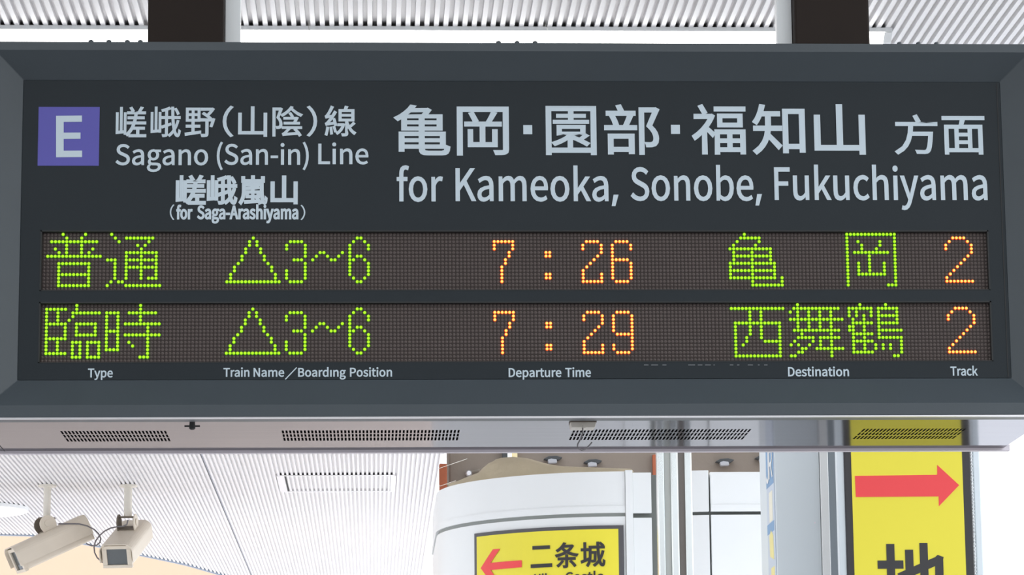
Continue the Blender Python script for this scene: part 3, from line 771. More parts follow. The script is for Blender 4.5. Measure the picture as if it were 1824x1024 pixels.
put('destination_lettering', words([('for', 706.6, 789, 359, 300.5), ('Kameoka,', 811.5, 1101.6, 358.5, 299.7), ('Sonobe,', 1123.6, 1357.2, 357.5, 298.6), ('Fukuchiyama', 1379.8, 1759.2, 356.4, 298.2)], 0.85 * mm), 0.85 * mm, M_LETTER, panel)
put('column_heading', words([('Type', 156.5, 201, 672.3, 656.3)], 0.42 * mm), 0.42 * mm, M_LETTER, panel)
put('column_heading', words([('Train', 398, 444.3, 671.2, 655.3), ('Name', 451.6, 506.3, 671.2, 655.3), ('Boardıng', 531, 616, 671.1, 655.2), ('Position', 623.3, 698.4, 671, 655)], 0.42 * mm)
    + chars([('／', 508, 528.6, 654.5, 676)], 0.2 * mm), 0.42 * mm, M_LETTER, panel)
put('column_heading', words([('Departure', 906, 1000, 671.6, 655.5), ('Time', 1007, 1052.6, 671.5, 655.2)], 0.42 * mm), 0.42 * mm, M_LETTER, panel)
put('column_heading', words([('Destination', 1403.7, 1512.3, 670.4, 653.8)], 0.42 * mm), 0.42 * mm, M_LETTER, panel)
put('column_heading', words([('Track', 1693, 1741.4, 669, 652.8)], 0.42 * mm), 0.42 * mm, M_LETTER, panel)
# violet square with the letter E
(x0, z1), (x1, z0) = pz(69, 190.5), pz(176, 295.3)
sq = MB().box((x0, YP - 0.0006, z0), (x1, YP + 0.001, z1)).build('line_symbol', M_PURPLE, panel)
sq['label'] = 'violet square with a pale letter E'
ep = [pz(*p) for p in [(100, 206.5), (146, 206), (146, 217.3), (113.5, 217.5), (113.5, 236.5), (143.5, 236.3), (143.5, 247.5), (113.5, 247.8), (113.5, 268.8), (146.3, 268.6), (146.3, 280), (100, 280.3)]]
MB().prism(ep, YP - 0.0014, YP - 0.0005).build('letter', M_LETTER, sq)
# small pale flecks under the lower display
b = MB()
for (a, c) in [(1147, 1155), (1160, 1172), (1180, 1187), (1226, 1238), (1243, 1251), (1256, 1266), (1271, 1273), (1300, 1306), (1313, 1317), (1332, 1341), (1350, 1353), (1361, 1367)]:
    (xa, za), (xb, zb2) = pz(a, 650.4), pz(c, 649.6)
    MB().box((xa, YP - 0.0007, za), (xb, YP + 0.0005, zb2)).build('panel_fleck', mat('pale_fleck', rgb(150, 152, 156), 0.6), panel)
for px in (162, 194, 227, 250, 888, 921, 953, 1602, 1636, 1668):   # screw heads along the top edge
    q = at(px, 74, y=YF + 0.006)
    MB().tube([(q.x, YF + 0.006, FZ1 - 0.001), (q.x, YF + 0.006, FZ1 + 0.003), (q.x, YF + 0.006, FZ1 + 0.0044)], [0.0042, 0.0042, 0.002], 10).build('top_screw', M_CHAR, board)

# hook and wing bolt under the board
hk = at(1038, 752, z=UZ)
hook = thing('adhesive_hook', 'small white hook with a bent grey wire stuck under the departure board', 'hook', (hk.x, hk.y, UZ))
hw = 0.0215
MB().prism([(hk.x - hw, UZ - 0.0002), (hk.x - hw + 0.002, UZ - 0.011), (hk.x + hw - 0.003, UZ - 0.011), (hk.x + hw, UZ - 0.0002)], hk.y - 0.018, hk.y + 0.018).build('base', M_WHITE_OLD, hook, bevel=0.001)
MB().box((hk.x - hw, hk.y - 0.0185, UZ - 0.0025), (hk.x + hw, hk.y + 0.0185, UZ - 0.0001)).build('adhesive_pad', M_GRIME, hook)
yw = hk.y - 0.0195
wp = [at(px, py, y=yw) for px, py in [(1038, 757), (1038, 764), (1037.5, 772), (1034, 782), (1029.5, 790), (1028.5, 795), (1031, 799.5), (1036, 801.8), (1041.5, 800.5), (1047, 796), (1052, 790.5), (1054.5, 787.5)]]
MB().tube(wp, 0.0011, 8).build('wire_hook', M_CABLE, hook, smooth=True)
MB().box((hk.x - 0.003, yw - 0.001, UZ - 0.012), (hk.x + 0.003, hk.y, UZ - 0.005)).build('wire_holder', M_WHITE_OLD, hook)
wb = at(342.5, 752, z=UZ)
wing = thing('wing_bolt', 'dark wing bolt under the departure board between the first two vents', 'bolt', (wb.x, wb.y, UZ))
MB().tube([(wb.x, wb.y, UZ), (wb.x, wb.y, UZ - 0.010), (wb.x, wb.y, UZ - 0.012)], [0.0045, 0.0052, 0.003], 12).build('head', M_DARK, wing)
for sgn in (-1, 1):
    MB().box((wb.x + sgn * 0.003, wb.y - 0.001, UZ - 0.0075), (wb.x + sgn * 0.0125, wb.y + 0.001, UZ - 0.0050)).build('wing', M_DARK, wing)

# ------------------------------------------------------------------ hanger posts
Y_POST = 0.135
for (pa, pb, side, lab) in [(263, 399, 1, 'dark brown square post above the violet letter square of the departure board'),
                            (1415.5, 1549, -1, 'dark brown square post above the right part of the departure board')]:
    a, c = at(pa, 45, y=Y_POST), at(pb, 45, y=Y_POST)
    t = thing('hanger_post', lab, 'post', ((a.x + c.x) / 2, Y_POST + 0.06, FZ1), 'brown posts that carry the departure board')
    MB().box((a.x, Y_POST, FZ1 + 0.008), (c.x, Y_POST + 0.12, CZ)).build('shaft', M_BROWN, t, bevel=0.004)
    MB().box((a.x - 0.012, Y_POST - 0.012, FZ1 + 0.006), (c.x + 0.012, Y_POST + 0.132, FZ1 + 0.012)).build('base_plate', M_BROWN, t)
    e = c.x if side > 0 else a.x
    w = 0.0262 * side
    MB().box((e + 0.0005 * side, Y_POST + 0.03, FZ1 + 0.006), (e + w, Y_POST + 0.055, CZ)).build('side_channel', M_WHITE, t, bevel=0.001)
    bx = e + (w - 0.001 * side if side > 0 else 0.003 * side)
    MB().tube([(bx, Y_POST + 0.03, FZ1 + 0.018), (bx, Y_POST + 0.025, FZ1 + 0.018)], 0.0035, 8).build('bolt', M_DARK, t)

# ------------------------------------------------------------------ strip lights on the ceiling
p = at(700, 46.5, z=CZ)
Y_LIGHT = p.y
X_ = [at(q, 50, y=Y_LIGHT).x for q in (-165, 264, 300, 550, 975, 1400, 1590)]
LAB = ['white glowing strip light at left, left of the first brown post', 'white glowing strip light just right of the first brown post',
       'white glowing strip light in the middle between the two brown posts', 'white glowing strip light ending at the left side of the second brown post',
       'white glowing strip light stub at the right, right of the second brown post']
for (xa, xb), lab in zip([(X_[0], X_[1]), (X_[2], X_[3]), (X_[3], X_[4]), (X_[4], X_[5]), (X_[5], X_[6])], LAB):
    t = thing('ceiling_light', lab, 'light', ((xa + xb) / 2, Y_LIGHT + 0.09, CZ), 'strip lights in one line on the ribbed ceiling')
    MB().box((xa + 0.001, Y_LIGHT, CZ - 0.011), (xb - 0.001, Y_LIGHT + 0.18, CZ)).build('body', M_WHITE, t)
    b = MB()
    n = 8
    prof = [(Y_LIGHT + 0.004 + 0.172 * k / n, CZ - 0.011 - 0.030 * (1 - abs(2 * k / n - 1) ** 4)) for k in range(n + 1)]
    b.prism(prof, xa + 0.0015, xb - (0.022 if xb == X_[6] else 0.0015), 'x')
    b.build('diffuser', M_TUBE, t)
    if xb == X_[6]:
        MB().prism([(q[0] - 0.003 if k == 0 else q[0], q[1] - 0.002) for k, q in enumerate(prof)], xb - 0.022, xb - 0.001, 'x').build('end_cap', M_WHITE, t)

# round light at the far left
c = at(-46, 904.5, z=CZ)
t = thing('round_ceiling_light', 'large round white ceiling light behind the security cameras, cut by the left edge', 'light', (c.x, c.y, CZ))
ring = [(c.x + 0.33 * math.cos(a * math.pi / 24), c.y + 0.33 * math.sin(a * math.pi / 24)) for a in range(48)]
MB().prism(ring, CZ - 0.02, CZ, 'z').build('rim', M_WHITE, t)
ring = [(c.x + 0.31 * math.cos(a * math.pi / 24), c.y + 0.31 * math.sin(a * math.pi / 24)) for a in range(48)]
MB().prism(ring, CZ - 0.026, CZ - 0.018, 'z').build('diffuser', emission('lit_round_diffuser', (1, 0.98, 0.96, 1), 1.6), t)

# access hatch in the ribbed ceiling
h0, h1, h2, h3 = at(508, 847, z=CZ), at(696, 847, z=CZ), at(524, 875.5, z=CZ), at(690, 875.5, z=CZ)
t = ceiling
x0, x1, y0, y1 = h0.x, h1.x, h0.y, h2.y
MB().box((x0 - 0.03, y0 - 0.018, CZ - 0.002), (x1 + 0.02, y0 + 0.018, CZ + GROOVE)).build('hatch_front_bar', M_RIB, t)
MB().box((x0 - 0.03, y1 - 0.018, CZ - 0.002), (x1 + 0.02, y1 + 0.018, CZ + GROOVE)).build('hatch_rear_bar', M_RIB, t)
MB().box((x0 - 0.006, y0 + 0.018, CZ - 0.001), (x0, y1 - 0.018, CZ + GROOVE)).build('hatch_side_gap', M_DARK, t)
MB().box((x0 - 0.05, y0 + 0.02, CZ - 0.002), (x0 - 0.006, y1 - 0.018, CZ + GROOVE)).build('hatch_side_bar', M_RIB, t)
MB().box((x1, y0 + 0.018, CZ - 0.002), (x1 + 0.03, y1 - 0.018, CZ + GROOVE)).build('hatch_side_bar', M_RIB, t)
MB().box((x0 - 0.03, y0 - 0.0195, CZ - 0.0005), (x1 + 0.02, y0 - 0.0178, CZ + GROOVE)).build('hatch_groove_shade', M_DARK, t)  # dark strip painting the shade in the grooves before the front bar


# ------------------------------------------------------------------ security cameras
def camera_body(t, att, fwd, L, w, h, back):
    """Housing under a bracket at ATT; FWD points out of the window. Built round local axes: +y forward, z up."""
    f = Vector(fwd).normalized()
    r = f.cross(Vector((0, 0, 1))).normalized()
    u = r.cross(f)
    T = Matrix((r, f, u)).transposed().to_4x4()
    T.translation = att - world_loc(t)

    def part(b, name, m, parent=t, smooth=False, bevel=0.0):
        o = b.build(name, m, None, smooth=smooth, bevel=bevel)
        o.parent = parent
        if parent is t:
            o.matrix_local = T
        return o
    y0, y1 = -back, L - back
    zt = -0.012
    # main housing: rounded box with a slightly narrower lower half
    prof = []
    for (cx, cz, a0) in [(w / 2 - 0.035, zt - 0.035, 0), (-w / 2 + 0.035, zt - 0.035, 90), (-w / 2 + 0.022, zt - h + 0.022, 180), (w / 2 - 0.022, zt - h + 0.022, 270)]:
        rr = 0.035 if a0 < 180 else 0.014
        for k in range(5):
            a = math.radians(a0 + 22.5 * k)
            prof.append((cx + rr * math.cos(a), cz + rr * math.sin(a)))
    body = part(MB().prism(prof, y0, y1 - 0.02, 'y'), 'housing', M_CAMBODY, bevel=0.004)
    # sunshield: wrap-over sheet longer than the housing
    sh = MB()
    W2, tk = w / 2 + 0.008, 0.004
    outer = [(W2, zt - h * 0.72)] + [(W2 - 0.045 + 0.045 * math.cos(math.radians(a)), zt + 0.008 - 0.045 + 0.045 * math.sin(math.radians(a))) for a in range(0, 91, 15)]
    outer += [(-p[0], p[1]) for p in reversed(outer)]
    inner = [(p[0] * (1 - tk / W2), p[1] - tk if p[1] > zt - 0.02 else p[1]) for p in outer]
    n = len(outer)
    vs_ = [(p[0], y, p[1]) for y in (y0 - 0.006, y1 + 0.018) for p in outer + inner]
    fs_ = []
    for i in range(n - 1):
        fs_ += [(i, i + 1, 2 * n + i + 1, 2 * n + i), (n + i, 3 * n + i, 3 * n + i + 1, n + i + 1), (i, n + i, n + i + 1, i + 1), (2 * n + i, 2 * n + i + 1, 3 * n + i + 1, 3 * n + i)]
    fs_ += [(0, 2 * n, 3 * n, n), (n - 1, 2 * n - 1, 4 * n - 1, 3 * n - 1)]
    sh.add(vs_, fs_)
    part(sh, 'sunshield', M_CAMBODY)
    # front bezel with the window
    fb_ = MB()
    x_, za, zb_ = w / 2 - 0.004, zt - 0.006, zt - h + 0.002
    wx, wa, wb_ = x_ * 0.68, za - 0.020, zb_ + 0.018
    yy0, yy1 = y1 - 0.022, y1
    fb_.box((-x_, yy0, wa), (x_, yy1, za)).box((-x_, yy0, zb_), (x_, yy1, wb_)).box((-x_, yy0, wb_), (-wx, yy1, wa)).box((wx, yy0, wb_), (x_, yy1, wa))
    bz = part(fb_, 'front_bezel', M_CAMBODY, bevel=0.002)
    part(MB().box((-wx, y1 - 0.014, wb_), (wx, y1 - 0.010, wa)), 'window', M_LENSGLASS, bz)
    part(MB().box((w / 2 - 0.02, y0 - 0.022, zt - h * 0.62), (w / 2 + 0.004, y0 + 0.01, zt - h * 0.45)), 'rear_latch', M_GRIME)
    part(MB().box((-x_ * 0.9, y0 - 0.008, zt - h + 0.008), (x_ * 0.9, y0, zt - 0.01)), 'rear_cap', M_CAMBODY, bevel=0.003)
    # yoke that carries the housing
    for s in (-1, 1):
        yk = MB()
        pl = [(-0.040, zt), (0.040, zt)] + [(0.050 * math.cos(math.radians(a)), 0.030 + 0.050 * math.sin(math.radians(a))) for a in range(-15, 196, 15)]
        yk.prism([(p[0] - 0.004, p[1]) for p in pl], s * 0.046, s * 0.052, 'x')
        yo = part(yk, 'yoke_plate', M_CAMBODY if s < 0 else M_GRIME)
        part(MB().tube([(s * 0.051, -0.004, 0.034), (s * 0.057, -0.004, 0.034)], 0.020, 16), 'pivot_knob', M_CAMBODY, yo)
    part(MB().box((-0.046, -0.034, zt - 0.002), (0.046, 0.030, zt + 0.014)), 'yoke_base', M_GRIME)
    return T


def mount(t, top, low, r):
    MB().tube([(top.x, top.y, CZ + 0.001), (top.x, top.y, CZ - 0.010)], 0.052, 20).build('flange', M_WHITE_OLD, t)
    MB().tube([(top.x, top.y, CZ - 0.010), (low.x, low.y, low.z)], [r, r * 0.97], 20).build('stem', M_WHITE_OLD, t, smooth='auto')
    MB().box((low.x - 0.048, low.y - 0.022, low.z - 0.006), (low.x + 0.048, low.y + 0.022, low.z)).build('stem_foot', M_GRIME, t)


YCAM = at(150, 864, z=CZ).y
top1 = at(84.5, 864, z=CZ)
low1 = at(83, 922, y=top1.y)
t1 = thing('security_camera', 'beige security camera at far left, pointing down and left, seen from its side', 'camera', (top1.x, top1.y, CZ), 'security cameras hanging from the ribbed ceiling')
low1 = Vector((top1.x, top1.y, low1.z))
mount(t1, top1, low1, 0.0215)
camera_body(t1, Vector((low1.x, low1.y, low1.z - 0.070)), (-0.85, -0.40, -0.45), 0.455, 0.165, 0.155, 0.215)
cab = [(104, 933), (125, 932.5), (141, 933), (155, 936.5), (168, 943), (176, 951), (179.5, 959), (178, 966), (172, 971), (163, 972), (154, 968)]
MB().tube([at(px, py, y=top1.y - 0.03) for px, py in cab], 0.0042, 8).build('cable', M_CABLE, t1, smooth=True)

top2 = at(228.5, 864, z=CZ)
low2z = at(226, 920, y=top2.y).z
t2 = thing('security_camera', 'beige security camera facing the viewer, its dark window visible, right of the other', 'camera', (top2.x, top2.y, CZ), 'security cameras hanging from the ribbed ceiling')
low2 = Vector((top2.x, top2.y, low2z))
mount(t2, top2, low2, 0.0235)
camera_body(t2, Vector((low2.x, low2.y, low2.z - 0.066)), (-0.17, -0.90, -0.40), 0.44, 0.180, 0.140, 0.16)
cab = [(228, 926), (226, 934), (219, 937.5), (209, 938), (197, 940.5), (186, 946), (177, 954), (170, 964), (167.5, 974), (168.5, 984), (173, 993), (181, 1000.5), (188, 1004.5), (193, 1005)]
MB().tube([at(px, py, y=top2.y - 0.12) for px, py in cab], 0.0042, 8).build('cable', M_CABLE, t2, smooth=True)

# ------------------------------------------------------------------ rounded white cladding round the pillar
YFR = 7.1
XF = at(1113.5, 900, y=YFR).x
R = 0.72
for _ in range(30):
    R = XF - at(777.5, 890, y=YFR + R).x
clad = thing('pillar_cladding', 'white rounded panel cladding round the station pillar, with a grey groove', 'pillar', (XF, YFR, 0))
ZT = at(1110, 839.5, y=YFR).z
ZG1, ZG0 = at(1110, 913.2, y=YFR).z, at(1110, 919.6, y=YFR).z
ZS = at(1110, 901, y=YFR).z
XEND = at(1385, 900, y=YFR).x


def arc(r, n=40):
    return [(XF - r * math.sin(math.pi / 2 * (1 - k / n)) if False else XF - r * math.cos(math.pi / 2 * k / n), YFR + R - r * math.sin(math.pi / 2 * k / n)) for k in range(n + 1)]


def wall_strip(b, path, z0, z1, thick, k=0):
    """Sheet that follows PATH in plan, THICK deep towards the pillar."""
    back = arc_in(path, thick)
    b.prism(path + back[::-1], z0, z1, 'z', k)


def arc_in(path, t):
    out = []
    for i, p in enumerate(path):
        a = Vector(path[max(0, i - 1)])
        c = Vector(path[min(len(path) - 1, i + 1)])
        d = (c - a).normalized()
        out.append((p[0] - d.y * t, p[1] + d.x * t))
    return out


def sheet(name, path, z0, z1, t, m, parent=clad, sm=True):
    back = arc_in(path, t)
    b = MB()
    n = len(path)
    vs_ = [(p[0], p[1], z) for z in (z0, z1) for p in path + back]
    fs_ = []
    for i in range(n - 1):
        fs_ += [(i, i + 1, 2 * n + i + 1, 2 * n + i), (n + i, 3 * n + i, 3 * n + i + 1, n + i + 1), (i, n + i, n + i + 1, i + 1), (2 * n + i, 2 * n + i + 1, 3 * n + i + 1, 3 * n + i)]
    fs_ += [(0, 2 * n, 3 * n, n), (n - 1, 2 * n - 1, 4 * n - 1, 3 * n - 1)]
    b.add(vs_, fs_)
    return b.build(name, m, parent, smooth='auto')


cur = [(XF - R, YFR + R + 0.9)] + arc(R)
sheet('upper_panel', cur, ZS, ZT, 0.02, M_WHITE)
cur2 = [(XF - R - 0.004, YFR + R + 0.9)] + arc(R + 0.004)
sheet('ledge', cur2, ZG1, ZS, 0.02, M_WHITE)
sheet('groove', [(XF - R + 0.008, YFR + R + 0.9)] + arc(R - 0.008), ZG0, ZG1, 0.01, mat('groove_grey', rgb(150, 154, 150), 0.6))
sheet('lower_panel', cur, 0.0, ZG0, 0.02, M_WHITE)
XJ = at(1127, 900, y=YFR).x
MB().box((XF + 0.0015, YFR - 0.010, 0.0), (XJ, YFR + 0.02, ZT + 0.004)).build('joint_strip', M_WHITE, clad, bevel=0.001)
XA, XB = XJ + 0.002, at(1161, 900, y=YFR).x
MB().box((XA, YFR + 0.012, ZG1), (XB, YFR + 0.03, ZT - 0.003)).build('upper_panel', M_WHITE, clad, bevel=0.002)
MB().box((XA, YFR + 0.012, 0), (XB, YFR + 0.03, ZG0 - 0.004)).build('lower_panel', M_WHITE, clad, bevel=0.002)
MB().box((XA, YFR + 0.035, 0), (XEND, YFR + 0.05, ZT - 0.01)).build('backing', mat('grey_backing', rgb(112, 116, 112), 0.7), clad)
XC, XD = at(1232, 900, y=YFR).x, at(1263, 900, y=YFR).x
zg1b, zg0b = at(1300, 910.5, y=YFR).z, at(1300, 916.5, y=YFR).z
zsb = at(1300, 898, y=YFR).z
for (za, zb_, nm) in [(zg1b, ZT + 0.004, 'upper_panel'), (0, zg0b, 'lower_panel')]:
    b = MB()
    b.prism([(XC, YFR + 0.034), (XC, YFR + 0.015), (XD, YFR + 0.002), (XD, YFR + 0.034)], za, zb_, 'z')
    b.build(nm, M_WHITE, clad, bevel=0.002)
XE = at(1266, 900, y=YFR).x
MB().box((XE, YFR + 0.004, zsb), (XEND, YFR + 0.03, ZT - 0.003)).build('upper_panel', M_WHITE, clad, bevel=0.002)
MB().box((XE, YFR, zg1b), (XEND, YFR + 0.03, zsb)).build('ledge', M_WHITE, clad, bevel=0.001)
MB().box((XE, YFR, 0), (XEND, YFR + 0.03, zg0b)).build('lower_panel', M_WHITE, clad, bevel=0.002)
MB().box((XF - R + 0.05, YFR + R, 0), (XEND, YFR + R + 0.85, ZT - 0.11)).build('core', M_CONC, clad)

# yellow castle sign on the curve
RS = R + 0.004


def on_curve(px, py):
    """Arc length (0 at the flat end, negative towards the left) and height on the cylinder for a pixel."""
    d = ray(px, py)
    cx, cy = XF, YFR + R
    ox, oy = CAM.x - cx, CAM.y - cy
    A = d.x * d.x + d.y * d.y
    B = 2 * (ox * d.x + oy * d.y)
    C = ox * ox + oy * oy - RS * RS
    t = (-B - math.sqrt(B * B - 4 * A * C)) / (2 * A)
    P = CAM + d * t
    return -RS * math.asin(max(-1, min(1, (cx - P.x) / RS))), P.z


def bend(v, lift=0.0):
    """(arc length, out of the sheet, height) to the place."""
    s, o_, z = v
    a = -s / RS
    r = RS - o_ + lift
    return (XF - r * math.sin(a), YFR + R - r * math.cos(a), z)


sL, zTL = on_curve(846, 952)
sR, zTR = on_curve(1110.5, 934)
zTOP = (zTL + zTR) / 2
zBOT = zTOP - 0.42
castle = thing('direction_sign', 'yellow sign with a red left arrow wrapped on the rounded white cladding', 'sign', bend(((sL + sR) / 2, 0, zBOT)))


def bent_panel(name, s0, s1, z0, z1, m, lift, parent):
    n = 24
    b = MB()
    vs_ = []
    for (o_) in (0.0, 0.003):
        for k in range(n + 1):
            s = s0 + (s1 - s0) * k / n
            vs_ += [bend((s, -o_, z0), lift), bend((s, -o_, z1), lift)]
    m2 = 2 * (n + 1)
    fs_ = []
    for k in range(n):
        i = 2 * k
        fs_ += [(i, i + 2, i + 3, i + 1), (m2 + i, m2 + i + 1, m2 + i + 3, m2 + i + 2), (i, m2 + i, m2 + i + 2, i + 2), (i + 1, i + 3, m2 + i + 3, m2 + i + 1)]
    fs_ += [(0, 1, m2 + 1, m2), (2 * n, m2 + 2 * n, m2 + 2 * n + 1, 2 * n + 1)]
    b.add(vs_, fs_)
    return b.build(name, m, parent)


bent_panel('border', sL, sR, zBOT, zTOP, M_FRAME_GREY, 0.0005, castle)
sl, sr = on_curve(850.5, 960)[0], on_curve(1101.5, 960)[0]
zt_ = on_curve(1100, 942)[1]
bent_panel('face', sl, sr, zBOT + 0.018, zt_, M_YELLOW, 0.0015, castle)


def put_bent(name, items, off, m, parent):
    v_, f_ = lettering_mesh(items, off, 0.001)
    bm = bmesh.new()
    bv = [bm.verts.new(p) for p in v_]
    for f in f_:
        if len(set(f)) > 2:
            bm.faces.new([bv[k] for k in f])
    bmesh.ops.triangulate(bm, faces=bm.faces)
    for _ in range(4):
        es = [e for e in bm.edges if e.calc_length() > 0.02]
        if es:
            bmesh.ops.subdivide_edges(bm, edges=es, cuts=1)
            bmesh.ops.triangulate(bm, faces=[f for f in bm.faces if len(f.verts) > 3])
    bm.verts.index_update()
    b = MB()
    b.add([bend(tuple(v.co), 0.0060) for v in bm.verts], [tuple(v.index for v in f.verts) for f in bm.faces])
    bm.free()
    return b.build(name, m, parent, film=True)


def bent_chars(rows, off):
    out = []
    for ch, a, c, t, d in rows:
        xm, ym = (a + c) / 2, (t + d) / 2
        out.append(fit_char(ch, on_curve(a, ym)[0], on_curve(c, ym)[0], on_curve(xm, d)[1], on_curve(xm, t)[1], off))
    return out


put_bent('lettering', bent_chars([('二', 946.5, 984.5, 972, 1011), ('条', 989.5, 1031, 966, 1012), ('城', 1034.5, 1078.5, 965, 1010)], 0.0023), 0.0023, M_INK, castle)
s0, zb_ = on_curve(953, 1038)
rows_ = []
for w, a, c, base, top in [('Nijo', 953, 988, 1038.5, 1022), ('Castle', 1008, 1076, 1036, 1018.5)]:
    s0, s1 = on_curve(a, base)[0], on_curve(c, base)[0]
    zb_ = on_curve((a + c) / 2, base)[1]
    put_bent('lettering', fit_word(w, s0, s1, zb_, on_curve((a + c) / 2, top)[1] - zb_, 0.0012), 0.0012, M_INK, castle)
ar = [(858.5, 1012), (880, 978.5), (892.5, 977.5), (876, 1002.5), (931, 998), (931, 1010.5), (876, 1015.5), (897, 1044), (884, 1046)]
put_bent('arrow', [[[on_curve(*p) for p in ar]]], 0.0, M_RED, castle)

# tan hump and fittings between the cladding and the beam
prof = [(796, 869), (815, 862), (835, 853.5), (852, 845), (862, 836), (870, 827), (882, 820.5), (895, 817), (915, 815.5), (935, 819), (955, 826), (975, 830.5), (1000, 834), (1040, 837), (1090, 840), (1118, 842)]
pm = []
for px, py in prof:
    ym = YFR + 0.30
    for _ in range(12):
        xq = at(px, py, y=ym).x
        dxc = min(max(0.0, XF - xq), R - 0.02)
        ym = YFR + R - math.sqrt(R * R - dxc * dxc) + 0.27
    pm.append(at(px, py, y=ym))
zb0 = ZT + 0.002
b = MB()
nv = 9
vs_ = []
for i, p in enumerate(pm):
    hgt = max(0.01, p.z - zb0)
    for k in range(nv + 1):
        a = math.pi * k / nv
        vs_.append((p.x + 0.008 * math.sin(5.1 * i + 2.3 * k), p.y - 0.23 * math.cos(a) + 0.008 * math.sin(3.7 * i * k), zb0 + hgt * math.sin(a) ** 0.7 if 0 < k < nv else zb0))
fs_ = [(i * (nv + 1) + k, (i + 1) * (nv + 1) + k, (i + 1) * (nv + 1) + k + 1, i * (nv + 1) + k + 1) for i in range(len(pm) - 1) for k in range(nv)]
fs_ += [tuple(range(nv + 1)), tuple((len(pm) - 1) * (nv + 1) + k for k in range(nv, -1, -1))]
b.add(vs_, fs_)
tag(b.build('lumpy_cover', M_MOUND, smooth=True, origin=(pm[8].x, pm[8].y, zb0)), 'tan lumpy cover humped on top of the rounded white cladding', 'cover')

pb_ = at(789.5, 850, y=Y_BEAM)
rb = thing('rust_bracket', 'rust red upright bracket at the left end of the concrete beam', 'bracket', (pb_.x, Y_BEAM, pb_.z))
z0, z1 = at(790, 885, y=Y_BEAM - 0.05).z, at(790, 825.5, y=Y_BEAM - 0.05).z
x0, x1 = at(782.5, 850, y=Y_BEAM - 0.05).x, at(796.5, 850, y=Y_BEAM - 0.05).x
MB().box((x0, Y_BEAM - 0.05, z0), (x1, Y_BEAM, z1)).build('bar', M_RUST, rb, bevel=0.006)
b = MB()
b.tube([at(780, 835, y=Y_BEAM - 0.056), at(800, 828, y=Y_BEAM - 0.06), at(822, 820.5, y=Y_BEAM - 0.03), at(832, 817, y=Y_BEAM)], 0.0013, 6)
b.build('tie_wire', M_WHITE_OLD, rb)
b = MB()
b.tube([at(780, 867, y=Y_BEAM - 0.056), at(800, 860, y=Y_BEAM - 0.06), at(812, 856, y=Y_BEAM)], 0.0013, 6)
b.build('tie_wire', M_WHITE_OLD, rb)
q = at(1166, 828, y=Y_BEAM)
tag(MB().box((q.x - 0.012, Y_BEAM - 0.03, q.z - 0.06), (q.x + 0.012, Y_BEAM, q.z + 0.05)).build('rust_bracket', M_RUST, bevel=0.004, origin=(q.x, Y_BEAM, q.z)),
    'short rust red bracket on the concrete beam beside the steel guide rail', 'bracket')
q = at(835, 843.5, y=Y_BEAM - 0.03)
cap = thing('bolt_cap', 'shiny round metal cap on the beam beside the tan hump', 'bolt', (q.x, Y_BEAM, q.z))
MB().tube([(q.x, Y_BEAM, q.z), (q.x, Y_BEAM - 0.05, q.z), (q.x, Y_BEAM - 0.058, q.z)], [0.016, 0.016, 0.011], 16).build('cap', M_TRIM, cap)
MB().tube([(q.x + 0.01, Y_BEAM, q.z + 0.012), (q.x + 0.055, Y_BEAM - 0.02, q.z + 0.018)], 0.007, 10).build('stud', M_GRIME, cap)
q = at(906, 811, y=Y_BEAM)
jb = thing('junction_box', 'small cream and black box on the beam above the tan hump', 'box', (q.x, Y_BEAM, q.z))
xa, xb, xc, xd = [at(v, 811, y=Y_BEAM - 0.04).x for v in (895, 904, 911.5, 921.5)]
zz0, zz1 = at(906, 820, y=Y_BEAM - 0.04).z, at(906, 797, y=Y_BEAM - 0.04).z
MB().box((xa, Y_BEAM - 0.04, zz0), (xb, Y_BEAM, zz1)).build('dark_block', M_DARK, jb)
MB().box((xb, Y_BEAM - 0.045, zz0), (xc, Y_BEAM, zz1)).build('white_block', M_WHITE, jb)
MB().box((xc, Y_BEAM - 0.04, zz0), (xd, Y_BEAM, zz1)).build('cream_block', mat('cream_plastic', rgb(214, 196, 150), 0.6), jb)
for (px, py, lab) in [(984, 821.5, 'small grey clamp on the beam, first right of the cream box'), (1055, 827.5, 'small grey clamp on the beam, second right of the cream box'),
                      (1290, 826, 'small grey clamp on the beam right of the steel guide rail'), (1360, 820, 'small dark clamp on the beam beside the blue poster')]:
    q = at(px, py, y=Y_BEAM - 0.03)
    t = thing('cable_clamp', lab, 'clamp', (q.x, Y_BEAM, q.z), 'cable clamps along the concrete beam')
    MB().prism([(q.x - 0.045, q.z + 0.010), (q.x - 0.02, q.z + 0.024), (q.x + 0.02, q.z + 0.026), (q.x + 0.05, q.z + 0.018), (q.x + 0.03, q.z + 0.004), (q.x - 0.02, q.z + 0.002)], Y_BEAM - 0.05, Y_BEAM).build('arm', M_DARK, t, bevel=0.003)
    MB().prism([(q.x - 0.022, q.z - 0.014), (q.x - 0.026, q.z + 0.004), (q.x - 0.008, q.z + 0.010), (q.x + 0.020, q.z + 0.006), (q.x + 0.022, q.z - 0.012)], Y_BEAM - 0.065, Y_BEAM - 0.03).build('jaw', mat('clamp_grey', rgb(150, 148, 150), 0.5), t, bevel=0.004)

# ------------------------------------------------------------------ stainless guide rail
YR = 4.2


def xr(px, py=900, y=YR):
    return at(px, py, y=y).x


